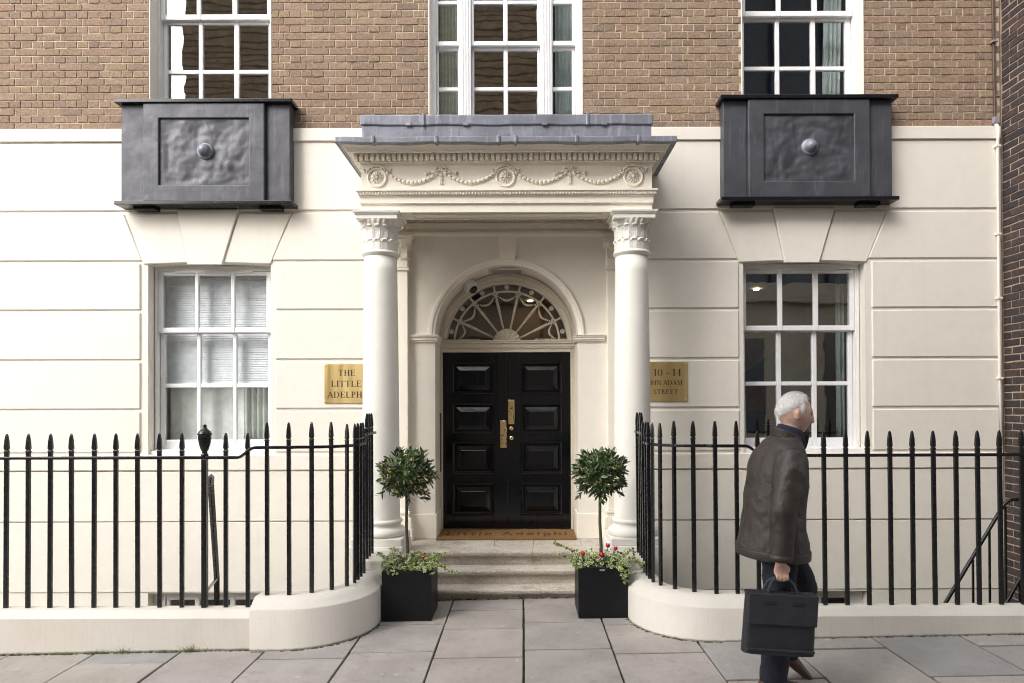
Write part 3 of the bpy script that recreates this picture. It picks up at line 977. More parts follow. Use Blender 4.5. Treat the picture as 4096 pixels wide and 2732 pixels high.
# dentils, each its own piece
dm = MB(); dm.box(-.0165, .0165, -.030, .0, -.029, .029)
dme = dm.mesh('dentil'); dme.materials.append(MAT['stucco_porch'])
x = XL - .035
nd = int((XR - XL + .07) / .0488)
pitch = (XR - XL + .07) / nd
for i in range(nd + 1):
    obj('dentil', dme, None, entab, .003, 1, loc=(x + i * pitch, YF - .0415, 3.917))
for sx in (-1, 1):
    for i in range(13):
        xx = (XL - .042 * KS + .0005) if sx < 0 else (XR + .042 * KS - .0005)
        o = obj('dentil', dme, None, entab, .003, 1, loc=(xx, YF + .02 + i * pitch, 3.917))
        o.rotation_euler.z = -sx * -PI / 2 if sx < 0 else PI / 2
        o.rotation_euler.z = -PI / 2 if sx < 0 else PI / 2
# egg-and-dart and bead rows: too fine to pick apart
def beadrow(name, x0, x1, y, z, pitch, rx, ry, rz, parent, alt=None, n=6, m=4):
    mb = MB(); k = int((x1 - x0) / pitch)
    for i in range(k + 1):
        xx = x0 + (x1 - x0) * i / k
        mb.ball((xx, y, z), rx, ry, rz, n, m)
        if alt: mb.ball((xx + pitch / 2, y, z - .004), alt, ry * .8, rz * .8, 5, 3)
    return mb.build(name, 'stucco_porch', parent, stuff=True)
beadrow('egg_and_dart', XL - .02, XR + .02, YF - .034, 3.601, .0262, .0085, .010, .015, entab, .0035)
beadrow('bead_row', XL - .004, XR + .004, YF - .014, 3.519, .0128, .0062, .0075, .0075, entab)
beadrow('egg_and_dart', -1.0, 1.03, -.112, 3.523, .0262, .0085, .012, .017, entab, .0035)
beadrow('bead_row', -1.0, 1.03, -.108, 3.428, .0128, .0062, .0075, .0075, entab)
ib = MB()
for z0, z1, p in ((3.545, 3.575, .030), (3.495, 3.502, .014), (3.385, 3.415, .012), (3.44, 3.495, .006)):
    ib.box(XL + .25, XR - .25, -.10 - p, -.0995, z0, z1)
ib.build('wall_moulding', 'stucco_porch', entab, .003, 1)

# frieze ornament
def patera(cx, cz):
    mb = MB()
    def fn(u, v):
        a, r = 2 * PI * u, .072 * v
        pet = abs(math.cos(6 * a))
        h = .003 + .020 * pet * math.sin(PI * min(1, v / .82)) if v < .84 else .002
        if v < .16: h = .026
        return (cx + r * math.cos(a), YF - h, cz + r * math.sin(a))
    mb.grid(96, 16, fn, wrap=True)
    mb.disc([(.090, -.001), (.090, .008), (.084, .017), (.076, .015), (.073, .004), (.068, .003)], (cx, YF, cz), 36)
    return mb.build('patera', 'stucco_porch', entab)
PXS = [-1.142, .016, 1.167]
for px in PXS: patera(px, 3.752)
def blob(mb, x, z, sx, sz, ang=0, d=.019):
    mb.ball((x, YF - .004, z), sx, d, sz, 8, 5, Matrix.Rotation(-ang, 3, 'Y'))
def garland(x0, z0, x1, z1, sag, flip):
    mb = MB(); n = 13
    pt = lambda u: (x0 + (x1 - x0) * u, z0 + (z1 - z0) * u - sag * 4 * u * (1 - u))
    for i in range(n):
        u = (i + .5) / n
        (xa, za), (xb, zb) = pt(u - .02), pt(u + .02)
        ang = math.atan2(zb - za, xb - xa)
        x, z = pt(u)
        w = .012 + .006 * math.sin(PI * u)
        blob(mb, x, z, .024, w, ang, .022)
        for s in (-1, 1):
            blob(mb, x + .010 * math.cos(ang) - s * w * .6 * math.sin(ang), z + .010 * math.sin(ang) + s * w * .6 * math.cos(ang), .014, .006, ang + s * .5, .012)
        if i == n // 2:
            for k in range(6): blob(mb, x + .014 * math.cos(k * PI / 3), z + .014 * math.sin(k * PI / 3), .009, .009, 0, .018)
    return mb.build('garland', 'stucco_porch', entab)
BXS = [-.565, .594]
for i, bx in enumerate(BXS):
    pl, pr = PXS[i], PXS[i + 1]
    garland(pl + .075, 3.805, bx - .022, 3.80, .098, False)
    garland(bx + .022, 3.80, pr - .075, 3.805, .098, True)
    mb = MB()                                    # ribbon bow with a drop
    for s in (-1, 1):
        for k in range(9):
            a = PI * .15 + k * PI * .2
            blob(mb, bx + s * (.028 + .020 * math.cos(a)), 3.828 + .018 * math.sin(a), .010, .008, a + PI / 2)
        for k in range(7):
            blob(mb, bx + s * (.035 + k * .016), 3.806 - .003 * k + .004 * math.sin(k * 2.1), .012, .009, s * (.2 + .5 * (k % 2)))
        blob(mb, bx + s * .140, 3.800, .008, .008); blob(mb, bx + s * .137, 3.776, .007, .009)
    blob(mb, bx, 3.815, .012, .012, 0, .018)
    for k in range(3):
        blob(mb, bx, 3.775 - k * .033, .011, .019, 0, .014); blob(mb, bx - .008, 3.766 - k * .033, .005, .012, .3); blob(mb, bx + .008, 3.766 - k * .033, .005, .012, -.3)
    mb.build('bow', 'stucco_porch', entab)
for px in PXS:
    mb = MB()
    for s in (-1, 1):
        for k in range(8):
            a = PI / 2 - s * (.15 + k * .13)
            blob(mb, px + .104 * math.cos(a), 3.752 + .104 * math.sin(a) + .006 * math.sin(k * 2.3), .011, .010, k * .9)
        blob(mb, px + s * .118, 3.826, .010, .008); blob(mb, px + s * .112, 3.806, .007, .010)
    blob(mb, px, 3.858, .011, .011, 0, .018)
    mb.build('ribbon', 'stucco_porch', entab)

# lead roof: gutter edge, flat, blocking course with a rolled cap
def wobble_edge(x0, x1, y0, y1, z0, z1, amp, n=40):
    mb = MB()
    vs, fs = [], []
    for i in range(n + 1):
        x = x0 + (x1 - x0) * i / n
        q = amp * (math.sin(i * .55 + 1) * .6 + math.sin(i * 1.3) * .4)
        vs += [(x, y0 - .3 * q, z0 + q), (x, y0 - .3 * q, z1 + .4 * q), (x, y1, z1 + .4 * q), (x, y1, z0)]
    for i in range(n):
        for k in range(4): fs.append((4 * i + k, 4 * i + (k + 1) % 4, 4 * i + 4 + (k + 1) % 4, 4 * i + 4 + k))
    fs += [(0, 1, 2, 3), (4 * n + 3, 4 * n + 2, 4 * n + 1, 4 * n)]
    mb.add(vs, fs)
    return mb
roof = wobble_edge(-1.462, 1.515, -.925, -.03, 3.984, 4.038, .005).build('lead_roof', 'lead_roof', porch, .008, 2)
b = wobble_edge(XL, XR, -.685, -.04, 4.030, 4.235, .002); b.build('blocking_course', 'lead_roof', roof, .006, 2)
b = wobble_edge(XL - .012, XR + .012, -.700, -.04, 4.228, 4.325, .005); b.build('cap_sheet', 'lead_roof', roof, .012, 3)
for x in (-1.13, -.58, -.04, .108, .64, 1.18):
    t = MB(); t.box(x - .016, x + .016, -.936, -.60, 3.978, 4.046); t.build('lead_joint', 'lead_roof', roof, .008, 2)
for x in (-.725, .755):
    t = MB(); t.box(x - .014, x + .014, -.712, -.30, 4.222, 4.334); t.build('lead_joint', 'lead_roof', roof, .007, 2)
for x in (-.86, -.34, .37, .91):
    t = MB(); t.prism([(x - .026, 4.222), (x + .026, 4.222), (x + .026, 4.242), (x + .018, 4.252), (x - .018, 4.252), (x - .026, 4.242)], -.709, -.69)
    t.build('lead_clip', 'lead_roof', roof, .003, 1)
for x in (-.41, .268):
    t = MB(); t.box(x - .0025, x + .0025, -.6885, -.68, 4.04, 4.226); t.build('sheet_seam', 'lead_roof', roof)
for s in (-1, 1):                                # flashing under the side of the roof
    t = MB(); xo = -1.462 if s < 0 else 1.515
    t.prism([(xo, 3.984), (xo, 4.0), (xo - s * .02, 4.0), (xo - s * .02, 3.984)], -.92, -.02); t.build('side_flashing', 'box_black', roof, .003, 1)

# columns
def capital_mesh(mb, cx, cy, z0, z1, r0, r1, n=144, m=34):
    """bell with two tiers of upright ribbed leaves, bead edges and curled tips"""
    def fn(u, v):
        a = 2 * PI * u
        z = z0 + (z1 - z0) * v
        bell = r0 + .004 + (r1 - r0) * (max(0, (v - .55) / .45) ** 2.0)
        q = (u * 14) % 1.0                        # position across one of 14 leaves
        d = abs(q - .5) * 2
        h = 0
        if v < .40:                              # low, crinkled leaves
            tip = .40 - .10 * d * d
            if v < tip:
                h = .005 + .005 * abs(math.sin(v * 60 + d * 5.0)) * (.3 + d) + .006 * max(0, 1 - abs(v - tip + .04) / .05)
                h *= 1.0 - .55 * (d > .9)
            if .30 < v < .40 and d < .55: h += .008 * math.sin(PI * (v - .30) / .10)
        elif v < .84:                            # tall leaves: beaded edges and slanting ribs
            h = .003
            if .66 < d < .86: h = .009 + .003 * math.sin(v * 110)
            elif d <= .66: h = .003 + .0035 * max(0, math.sin((v + .22 * d) * 75)) * (d > .15)
            else: h = .001 + .006 * (d > .94)
            if v > .76 and d < .6: h += .016 * math.sin(PI * (v - .76) / .08) * (1 - d * .8)
        else:                                    # egg-and-tongue under the abacus
            e = abs(((u * 24) % 1.0) - .5) * 2
            h = .004 + .010 * max(0, 1 - e * 1.25) * math.sin(PI * (v - .82) / .18)
        r = bell + h * 1.15
        return (cx + r * math.cos(a), cy + r * math.sin(a), z)
    mb.grid(n, m, fn, wrap=True)
CYC = -.575
for cx in (-1.138, 1.168):
    cpart = empty('column', (cx, CYC, .366), porch)
    mb = MB()
    prof = [(.168, .66), (.168, .9)] + [(.168 - .020 * (t ** 1.6), .9 + 2.17 * t) for t in [i / 14 for i in range(1, 15)]]
    mb.lathe([(.178, .655), (.176, .668), (.170, .69)] + prof[1:], (cx, CYC, 0), 48)
    mb.build('shaft', 'column_paint', cpart)
    mb = MB()
    mb.lathe([(.150, 3.056), (.158, 3.060), (.158, 3.066), (.163, 3.069), (.172, 3.078), (.172, 3.088), (.163, 3.098), (.152, 3.10)], (cx, CYC, 0), 48)
    mb.build('astragal', 'column_paint', cpart)
    mb = MB(); capital_mesh(mb, cx, CYC, 3.098, 3.372, .143, .186, 224, 60)
    mb.lathe([(.14, 3.09), (.14, 3.2), (.17, 3.36), (.19, 3.372)], (cx, CYC, 0), 32)
    mb.build('capital', 'column_paint', cpart)
    ab = MB()
    for z0, z1, h in ((3.368, 3.404, .186), (3.404, 3.410, .190), (3.410, 3.422, .198), (3.422, 3.430, .206), (3.430, 3.441, .208)):
        ab.box(cx - h, cx + h, CYC - h, CYC + h, z0, z1)
    ab.build('abacus', 'column_paint', cpart, .003, 2)
    bs = MB()
    bs.lathe([(.165, .672), (.176, .668), (.188, .660), (.194, .648), (.190, .636), (.180, .630), (.176, .622), (.177, .606), (.186, .594), (.200, .588),
              (.206, .582), (.222, .572), (.230, .552), (.226, .530), (.212, .518), (.19, .516)], (cx, CYC, 0), 56)
    bs.build('base', 'column_paint', cpart)
    pd = MB(); h = .228
    pd.box(cx - h, cx + h, CYC - h, CYC + h, .452, .517); pd.box(cx - h - .012, cx + h + .012, CYC - h - .012, CYC + h + .012, .05, .452)
    pd.build('pedestal', 'column_paint', cpart, .008, 2)
# pilasters against the wall
for s, cx in ((-1, -1.09), (1, 1.12)):
    pp = empty('pilaster', (cx, -.05, .366), porch)
    hw = .115
    mb = MB(); mb.box(cx - hw, cx + hw, -.085, .0, .66, 3.03); mb.build('shaft', 'stucco_porch', pp, .004, 2)
    mb = MB()
    for z0, z1, p in ((3.028, 3.038, .008), (3.038, 3.060, .018), (3.060, 3.068, .008)): mb.box(cx - hw - p, cx + hw + p, -.085 - p, .0, z0, z1)
    mb.build('astragal', 'stucco_porch', pp, .004, 2)
    mb = MB()
    path = [(cx - hw, 0.0), (cx - hw, -.085), (cx + hw, -.085), (cx + hw, 0.0)]
    seg = [.085, .23, .085]; tot = sum(seg)
    def pf(u, v):
        d = u * tot; i = 0
        while i < 2 and d > seg[i]: d -= seg[i]; i += 1
        a, b = path[i], path[i + 1]
        t = d / seg[i]
        x, y = a[0] + (b[0] - a[0]) * t, a[1] + (b[1] - a[1]) * t
        nx, ny = [(-1, 0), (0, -1), (1, 0)][i]
        q = abs(((u * tot / .077) % 1.0) - .5) * 2
        if v < .4: h = .006 + .006 * abs(math.sin(v * 60 + q * 2)) + (.014 if .33 < v < .39 and q < .6 else 0)
        elif v < .84: h = .004 + .006 * (q > .75) + .005 * max(0, math.sin((v + .25 * q) * 62)) + (.012 if v > .78 and q < .6 else 0)
        else: h = .008 + .010 * max(0, 1 - abs(((u * tot / .04) % 1.0) - .5) * 2.4)
        h += .032 * max(0, (v - .6) / .4) ** 2
        return (x + nx * h, y + ny * h, 3.068 + .232 * v)
    mb.grid(90, 30, pf); mb.build('capital', 'stucco_porch', pp)
    mb = MB()
    for z0, z1, p in ((3.296, 3.345, .040), (3.345, 3.358, .046), (3.358, 3.386, .056)): mb.box(cx - hw - p, cx + hw + p, -.085 - p, .0, z0, z1)
    mb.build('abacus', 'stucco_porch', pp, .004, 2)
    mb = MB()
    for z0, z1, p in ((.655, .672, .010), (.630, .655, .022), (.600, .630, .012), (.588, .600, .022), (.530, .588, .038), (.48, .53, .042), (.366, .48, .050)):
        mb.box(cx - hw - p, cx + hw + p, -.085 - p, .0, z0, z1)
    mb.build('base', 'stucco_porch', pp, .008, 3)

# ================================================================ WINDOW BOXES
def window_box(xc, dz, label):
    r = thing('window_box', (xc, -.08, 3.69 + dz), label, 'window box', 'lead window boxes')
    z0, z1 = 3.705 + dz, 4.668 + dz
    mb = MB(); mb.box(xc - .828, xc + .828, -.135, .0, z0 - .005, z1 + .005)
    mb.box(xc - .828, xc - .602, -.141, -.1345, z0, z1); mb.box(xc + .602, xc + .828, -.141, -.1345, z0, z1)
    mb.build('body', 'lead', r, .010, 3)
    fr = MB(); a, b, c, d = xc - .595, xc + .595, z0, z1
    ia, ib, ic, idd = xc - .440, xc + .440, z0 + .158, z1 - .150
    fr.box(a, ia, -.165, -.134, c, d); fr.box(ib, b, -.165, -.134, c, d); fr.box(ia, ib, -.165, -.134, c, ic); fr.box(ia, ib, -.165, -.134, idd, d)
    # one welded frame sheet
    fr = MB()
    o_, i_ = [(a, c), (b, c), (b, d), (a, d)], [(ia, ic), (ib, ic), (ib, idd), (ia, idd)]
    vs = [(p[0], -.134, p[1]) for p in o_] + [(p[0], -.182, p[1]) for p in o_] + [(p[0], -.182, p[1]) for p in i_] + [(p[0], -.146, p[1]) for p in i_]
    fs = [(4 * l + k, 4 * l + (k + 1) % 4, 4 * l + 4 + (k + 1) % 4, 4 * l + 4 + k) for l in range(3) for k in range(4)]
    fr.add(vs, fs); fr.build('panel_frame', 'lead', r, .010, 3)
    pn = MB()
    def dent(u, v):
        x, z = ia - .005 + (ib - ia + .01) * u, ic - .005 + (idd - ic + .01) * v
        p = Vector((x * 3.1, dz * 130 + 3, z * 3.1))
        w_ = Vector((mnoise.noise(p * .9), 0, mnoise.noise(p * .9 + Vector((5, 5, 5))))) * .8
        h = .013 * mnoise.noise(p * 1.2 + w_) + .009 * mnoise.noise(p * 2.9 + w_) + .005 * mnoise.noise(p * 6.1) - .016 * max(0, .22 - abs(mnoise.noise(p * .75 + w_ + Vector((9, 2, 4))))) / .22 * max(0, mnoise.noise(p * .6 + Vector((1, 7, 3))) + .15)
        h *= min(1, 6 * u * (1 - u) * 2) * min(1, 6 * v * (1 - v) * 2)
        return (x, min(-.144, -.160 - h), z)
    pn.grid(60, 46, dent); pn.build('panel', 'lead', r)
    bs = MB(); bz = (ic + idd) / 2 + .01
    bs.disc([(.082, -.004), (.080, .012), (.072, .017), (.064, .017), (.060, .026), (.058, .030), (.054, .038), (.050, .052), (.040, .070), (.026, .082), (.010, .087)], (xc + .01, -.160, bz), 32)
    bs.build('boss', 'lead_roof', r)
    for z, nm in ((z1, 'top_board'), (z0 - .035, 'bottom_board')):
        t = MB(); t.box(xc - .868, xc + .868, -.200, -.001, z, z + .036); t.build(nm, 'box_black', r, .005, 2)
    for x in (-.62, .62):
        t = MB(); t.box(xc + x - .11, xc + x + .11, -.11, -.01, z0 - .062, z0 - .036); t.build('bracket', 'box_black', r, .004, 2)
window_box(-2.950, 0, 'dented grey lead window box with pale streak, beneath the upper window left of the porch')
window_box(2.975, .020, 'darker dented grey lead window box beneath the upper window right of the porch')

# ================================================================ BRASS PLAQUES
def glyph(ch):
    """serif capital drawn from strokes; unit cap height; returns polygons and advance"""
    P = []
    TK, TN = .145, .055
    def bar(x0, y0, x1, y1, w):
        P.append([(x0 - w / 2, y0), (x0 + w / 2, y0), (x1 + w / 2, y1), (x1 - w / 2, y1)])
    def hb(x0, x1, y, h=TN): P.append([(x0, y - h / 2), (x1, y - h / 2), (x1, y + h / 2), (x0, y + h / 2)])
    def stem(x, w=TK, a=0, b=1):
        bar(x, a, x, b, w)
        if a == 0: hb(x - .17, x + .17, .022, .044)
        if b == 1: hb(x - .17, x + .17, .978, .044)
    def tick(x, y0, y1): P.append([(x - .02, y0), (x + .02, y0), (x + .02, y1), (x - .02, y1)])
    def arc(cx, cy, rx, ry, a0, a1, tk=TK, tn=TN, n=14):
        pts = []
        for i in range(n + 1):
            t = R(a0 + (a1 - a0) * i / n)
            w = tn + (tk - tn) * abs(math.cos(t)) ** 1.5
            pts.append((cx + math.cos(t) * rx, cy + math.sin(t) * ry, math.cos(t) * w, math.sin(t) * w * .9))
        for p, q in zip(pts, pts[1:]):
            P.append([(p[0], p[1]), (q[0], q[1]), (q[0] - q[2], q[1] - q[3]), (p[0] - p[2], p[1] - p[3])])
    w = .6
    if ch == 'T': stem(.38); hb(.03, .73, .972); tick(.05, .78, 1); tick(.71, .78, 1); w = .76
    elif ch == 'H': stem(.18); stem(.68); hb(.18, .68, .52); w = .86
    elif ch == 'E': stem(.18); hb(.18, .62, .972); hb(.18, .54, .52); hb(.18, .66, .028); tick(.61, .8, 1); tick(.53, .42, .62); tick(.65, 0, .22); w = .72
    elif ch == 'L': stem(.18); hb(.18, .64, .028); tick(.63, 0, .25); w = .70
    elif ch == 'I': stem(.18); w = .36
    elif ch == 'A': bar(.08, 0, .40, 1, .06); bar(.40, 1, .72, 0, .15); hb(.18, .60, .33); hb(-.04, .22, .022, .044); hb(.56, .86, .022, .044); w = .82
    elif ch == 'D': stem(.18); arc(.32, .5, .50, .5, -90, 90); hb(.18, .34, .028); hb(.18, .34, .972); w = .88
    elif ch == 'P': stem(.18); arc(.32, .73, .32, .27, -90, 90); hb(.18, .34, .972); hb(.18, .34, .487); w = .68
    elif ch == 'R': stem(.18); arc(.30, .74, .30, .26, -90, 90); hb(.18, .32, .972); hb(.18, .32, .507); bar(.38, .50, .72, 0, .14); hb(.62, .84, .022, .044); w = .78
    elif ch == 'O': arc(.48, .5, .48, .52, 0, 360, n=28); w = .96
    elif ch == '0': arc(.36, .5, .33, .52, 0, 360, n=28); w = .74
    elif ch == 'J': bar(.22, .1, .22, 1, TK); hb(.04, .40, .978, .044); arc(.08, .12, .2, .2, -110, 0); w = .44
    elif ch == 'N': bar(.16, 0, .16, 1, .06); bar(.14, 1, .74, 0, .15); bar(.74, 0, .74, 1, .06); hb(.02, .32, .022, .044); hb(0, .2, .978, .044); hb(.6, .88, .978, .044); w = .88
    elif ch == 'M': bar(.14, 0, .18, 1, .06); bar(.18, 1, .52, .02, .14); bar(.50, .02, .86, 1, .06); bar(.86, 1, .90, 0, .145); hb(0, .28, .022, .044); hb(.74, 1.06, .022, .044); hb(.04, .22, .978, .044); hb(.82, 1.02, .978, .044); w = 1.08
    elif ch == 'S': arc(.30, .74, .24, .26, 20, 210); arc(.30, .27, .27, .27, -160, 40); bar(.10, .68, .50, .36, .15); tick(.54, .74, .94); tick(.06, .06, .28); w = .62
    elif ch == '1': stem(.26); bar(.08, .84, .26, 1, .06); w = .48
    elif ch == '4': bar(.46, 0, .46, 1, TK); bar(.06, .28, .44, 1, .06); hb(.04, .66, .27); hb(.34, .60, .022, .044); w = .70
    elif ch == '-': hb(.04, .34, .36, .11); w = .40
    elif ch == ' ': w = .30
    return P, w
def lettering(mb, text, xc, z, h, y, wscale=1.0, x_left=None, track=.06):
    lay, x = [], 0
    for ch in text:
        P, w = glyph(ch); lay.append((P, x)); x += w + track
    k = h * wscale
    ox = x_left if x_left is not None else xc - x * k / 2
    j = 0
    for P, px in lay:
        for poly in P:
            j += 1
            yy = y - .00004 * (j % 9)
            mb.prism([(ox + (px + p[0]) * k, z + p[1] * h) for p in poly], yy - .0008, yy)
def plaque(x0, x1, z0, z1, lines, label):
    r = thing('brass_plaque', ((x0 + x1) / 2, -.02, z0), label, 'plaque', 'brass plaques by the door')
    y1 = -.0205
    mb = MB()
    def bow(u, v):
        x, z = x0 + (x1 - x0) * u, z0 + (z1 - z0) * v
        return (x, y1 - .004, z)
    mb.box(x0, x1, y1 - .004, y1, z0, z1); mb.build('plate', 'brass', r, .0015, 2)
    for x in (x0 + .014, x1 - .014):
        for z in (z0 + .018, z1 - .018):
            t = MB(); t.disc([(.0075, 0), (.0075, .002), (.005, .004), (.001, .0045)], (x, y1 - .004, z), 14); t.build('screw', 'brass_bright', r)
    for text, z, h, xl, ws in lines:
        t = MB(); lettering(t, text, 0, z, h, y1 - .0041, ws, xl); t.build('lettering', 'ink', r)
plaque(-1.818, -1.345, 1.722, 2.116, [('THE', 1.998, .060, -1.680, 1.165), ('LITTLE', 1.889, .060, -1.752, 1.18), ('ADELPHI', 1.780, .060, -1.788, 1.17)],
       'brass plaque left of the door reading THE LITTLE ADELPHI, partly behind the column')
plaque(1.338, 1.809, 1.729, 2.125, [('10 - 14', 1.985, .068, 1.467, 1.10), ('JOHN ADAM', 1.895, .047, 1.375, 1.09), ('STREET', 1.806, .045, 1.467, 1.18)],
       'brass plaque right of the door reading 10 - 14 JOHN ADAM STREET')

# ================================================================ NEIGHBOUR WALL
NX, NY0, NZ0, NZ1 = 4.985, -2.2, -1.5, 6.9
nw = thing('neighbouring_wall', (NX + .2, -1.1, NZ0), 'dark purplish brick side wall of the next house at right edge', 'wall')
mb = MB(); mb.box(NX + .006, NX + .34, NY0, .4, NZ0, NZ1)
core = mb.build('wall_core', 'dark_mortar', nw)
def side_mesh(L):
    me = brick_mesh(L, .064, .03, 'brick', .003); me.materials.clear(); me.materials.append(MAT['dark_brick']); return me
SS, SH = [side_mesh(.2135) for _ in range(6)], [side_mesh(.1015) for _ in range(5)]
near, far = [], []
c = 0
z = NZ0 + .0376
while z < NZ1 - .05:
    y, k = 0.0 - .004, 0
    first = True
    s = (c % 2 == 0)
    y -= .0 if s else .0
    seq = [.1015 if not s else .2135] if not s else [.2135]
    if not s: y += 0
    while y - .1 > NY0:
        L = .2135 if s else .1015
        it = (y - L / 2, z, L, L, s)
        (near if (y - L / 2 > -.42 and -.35 < z < 6.0) else far).append(it)
        y -= L + .011
        s = not s
    c += 1
    z += .0752
near.sort(key=lambda t: (-t[0]))
pick, far = near[:300], near[300:] + far
for y, z, w, L, s in pick:
    o = obj('brick', random.choice(SS if s else SH), None, core, loc=(NX + random.uniform(-.003, .003), y, z))
    o.rotation_euler.z = -PI / 2
def T_side(it):
    y, z, w, L, s = it
    dx = random.uniform(-.003, .003)
    return lambda cc: (NX + dx + cc.y, y - cc.x, z + cc.z)
join_bricks(far, lambda it: SS if it[4] else SH, T_side).build('brickwork', 'dark_brick', core, stuff=True)

# conduit in the corner: brown over the brick, painted over below
cd = thing('cable_conduit', (4.91, -.03, 1.2), 'thin cable conduit in the right corner, brown above and cream below', 'conduit')
t = MB(); t.tube([(4.884, -.022, 6.6), (4.896, -.022, 5.0), (4.902, -.022, 4.56)], .015, 4); t.build('upper_run', 'conduit_brown', cd, .003, 1)
t = MB(); t.box(4.882, 4.936, -.045, -.004, 4.500, 4.566); t.build('junction_box', 'grey_box', cd, .004, 2)
t = MB(); t.tube([(4.905, -.022, 4.50), (4.918, -.042, 4.46), (4.918, -.052, 4.40), (4.916, -.038, 4.31), (4.918, -.033, 3.0), (4.922, -.030, 1.9), (4.926, -.045, 1.3)], .015, 6); t.build('lower_run', 'stucco', cd)
for z, x in ((5.32, 4.893), (4.27, 4.917), (3.39, 4.918), (2.75, 4.919), (1.95, 4.922)):
    t = MB(); t.box(x - .026, x + .026, -.055, -.003, z - .011, z + .011); t.build('saddle_clip', 'grey_box' if z > 4.5 else 'stucco', cd, .003, 1)

# dome camera in the arch
dc = thing('dome_camera', (-.40, .2, 2.93), 'white dome security camera with black eye under the door arch', 'camera')
q = Matrix.Rotation(R(-38), 3, 'Y') @ Matrix.Rotation(R(-12), 3, 'X')
def qlathe(mb, prof, c, n=20):
    o = len(mb.v)
    mb.lathe(prof, (0, 0, 0), n)
    for i in range(o, len(mb.v)): mb.v[i] = tuple(Vector(c) + q @ Vector(mb.v[i]))
t = MB(); qlathe(t, [(.050, .095), (.066, .085), (.070, .04), (.066, .01), (.058, .0), (.05, .0)], (-.352, .22, 2.905)); t.build('housing', 'cctv_white', dc)
t = MB(); qlathe(t, [(.047, .004), (.045, -.014), (.036, -.032), (.018, -.044), (.003, -.046)], (-.352, .22, 2.905)); t.build('dome', 'cctv_dome', dc)

# ================================================================ PLINTH WALLS
def plinth_path(side, r):
    """plan of the curved plinth at offset radius r, from the straight run to the steps"""
    cx = LC if side < 0 else RC
    s = side
    pts = [(s * 1.765 + (0.0), CY - r)]
    for i in range(17):
        a = PI / 2 * i / 16
        pts.append((cx - s * r * math.sin(a), CY - r * math.cos(a)))
    pts += [(cx - s * r, CY + .2), (cx - s * r, CY + .45), (cx - s * r, -.80)]
    return pts
def plinth(side, label):
    s = side
    r = thing('plinth_wall', (s * 2.6, -1.87, -.1), label, 'low wall', 'plinth walls carrying the railings')
    # straight run
    xa = s * 1.77
    xe = -6.2 if s < 0 else 4.975
    x0, x1 = min(xa, xe), max(xa, xe)
    mb = MB()
    mb.prism([(-1.995, -1.3), (-1.995, .195), (-1.988, .205), (-1.955, .247), (-1.945, .248), (-1.858, .248), (-1.85, .242), (-1.85, -1.3)], x0, x1, 'x')
    mb.build('straight_run', 'plinth_paint', r, .004, 2)
    # curved run: profile swept along the quarter circle
    prof = [(RI, -1.3), (RI, .322), (RI + .012, .330), (RB + .045, .330), (RB + .075, .326), (RB + .120, .300), (RO - .030, .277), (RO - .008, .268), (RO, .258), (RO, -1.3)]
    P = [plinth_path(s, q[0]) for q in prof]
    n = len(P[0])
    vs = [(P[k][i][0], P[k][i][1], prof[k][1]) for i in range(n) for k in range(len(prof))]
    m = len(prof)
    fs = [(i * m + k, i * m + k + 1, (i + 1) * m + k + 1, (i + 1) * m + k) for i in range(n - 1) for k in range(m - 1)]
    fs += [tuple(range(m)), tuple((n - 1) * m + k for k in range(m))[::-1]]
    mb = MB(); mb.add(vs, fs, False)
    o = mb.build('curved_run', 'plinth_paint', r)
    for p in o.data.polygons: p.use_smooth = len(p.vertices) == 4
    e = o.modifiers.new('split', 'EDGE_SPLIT'); e.split_angle = R(40)
    cx = LC if s < 0 else RC
    xo, xi = cx - s * (RO - .012), cx - s * (RI + .01)
    mb = MB(); mb.box(min(xo, xi), max(xo, xi), -1.19, -.80, .2, .425)
    mb.build('end_block', 'plinth_paint', r, .02, 3)
plinth(-1, 'cream plinth wall under the left railings, sweeping in a curve to the steps')
plinth(1, 'cream plinth wall under the right railings, sweeping in a curve to the steps')

# ================================================================ RAILINGS
def bar_mesh(z0, zt, w=.0285, name='bar'):
    """square bar with a waisted collar and a tapering spike; origin on the bar axis at z 0"""
    mb = MB()
    h = w / 2; dp = .72
    sec = [(h, z0 - .03), (h, zt - .135), (h * 1.12, zt - .132), (h * 1.12, zt - .126), (h * .86, zt - .122), (h * .86, zt - .117), (h * 1.14, zt - .110), (h * 1.12, zt - .098),
           (h * .98, zt - .055), (h * .62, zt - .012), (h * .45, zt - .006), (h * .38, zt)]
    vs, fs = [], []
    for q, z in sec: vs += [(-q, -q * dp, z), (q, -q * dp, z), (q, q * dp, z), (-q, q * dp, z)]
    for i in range(len(sec) - 1):
        for k in range(4): fs.append((4 * i + k, 4 * i + (k + 1) % 4, 4 * i + 4 + (k + 1) % 4, 4 * i + 4 + k))
    fs += [(3, 2, 1, 0), tuple(4 * (len(sec) - 1) + k for k in range(4))]
    mb.add(vs, fs)
    me = mb.mesh(name); me.materials.append(MAT['rail_black'])
    return me
B_LOW, B_CRV, B_TOP = bar_mesh(.248, 1.505), bar_mesh(.330, 1.580), bar_mesh(.425, 1.635)
B_MID = bar_mesh(.330, 1.562)
RY = -1.90
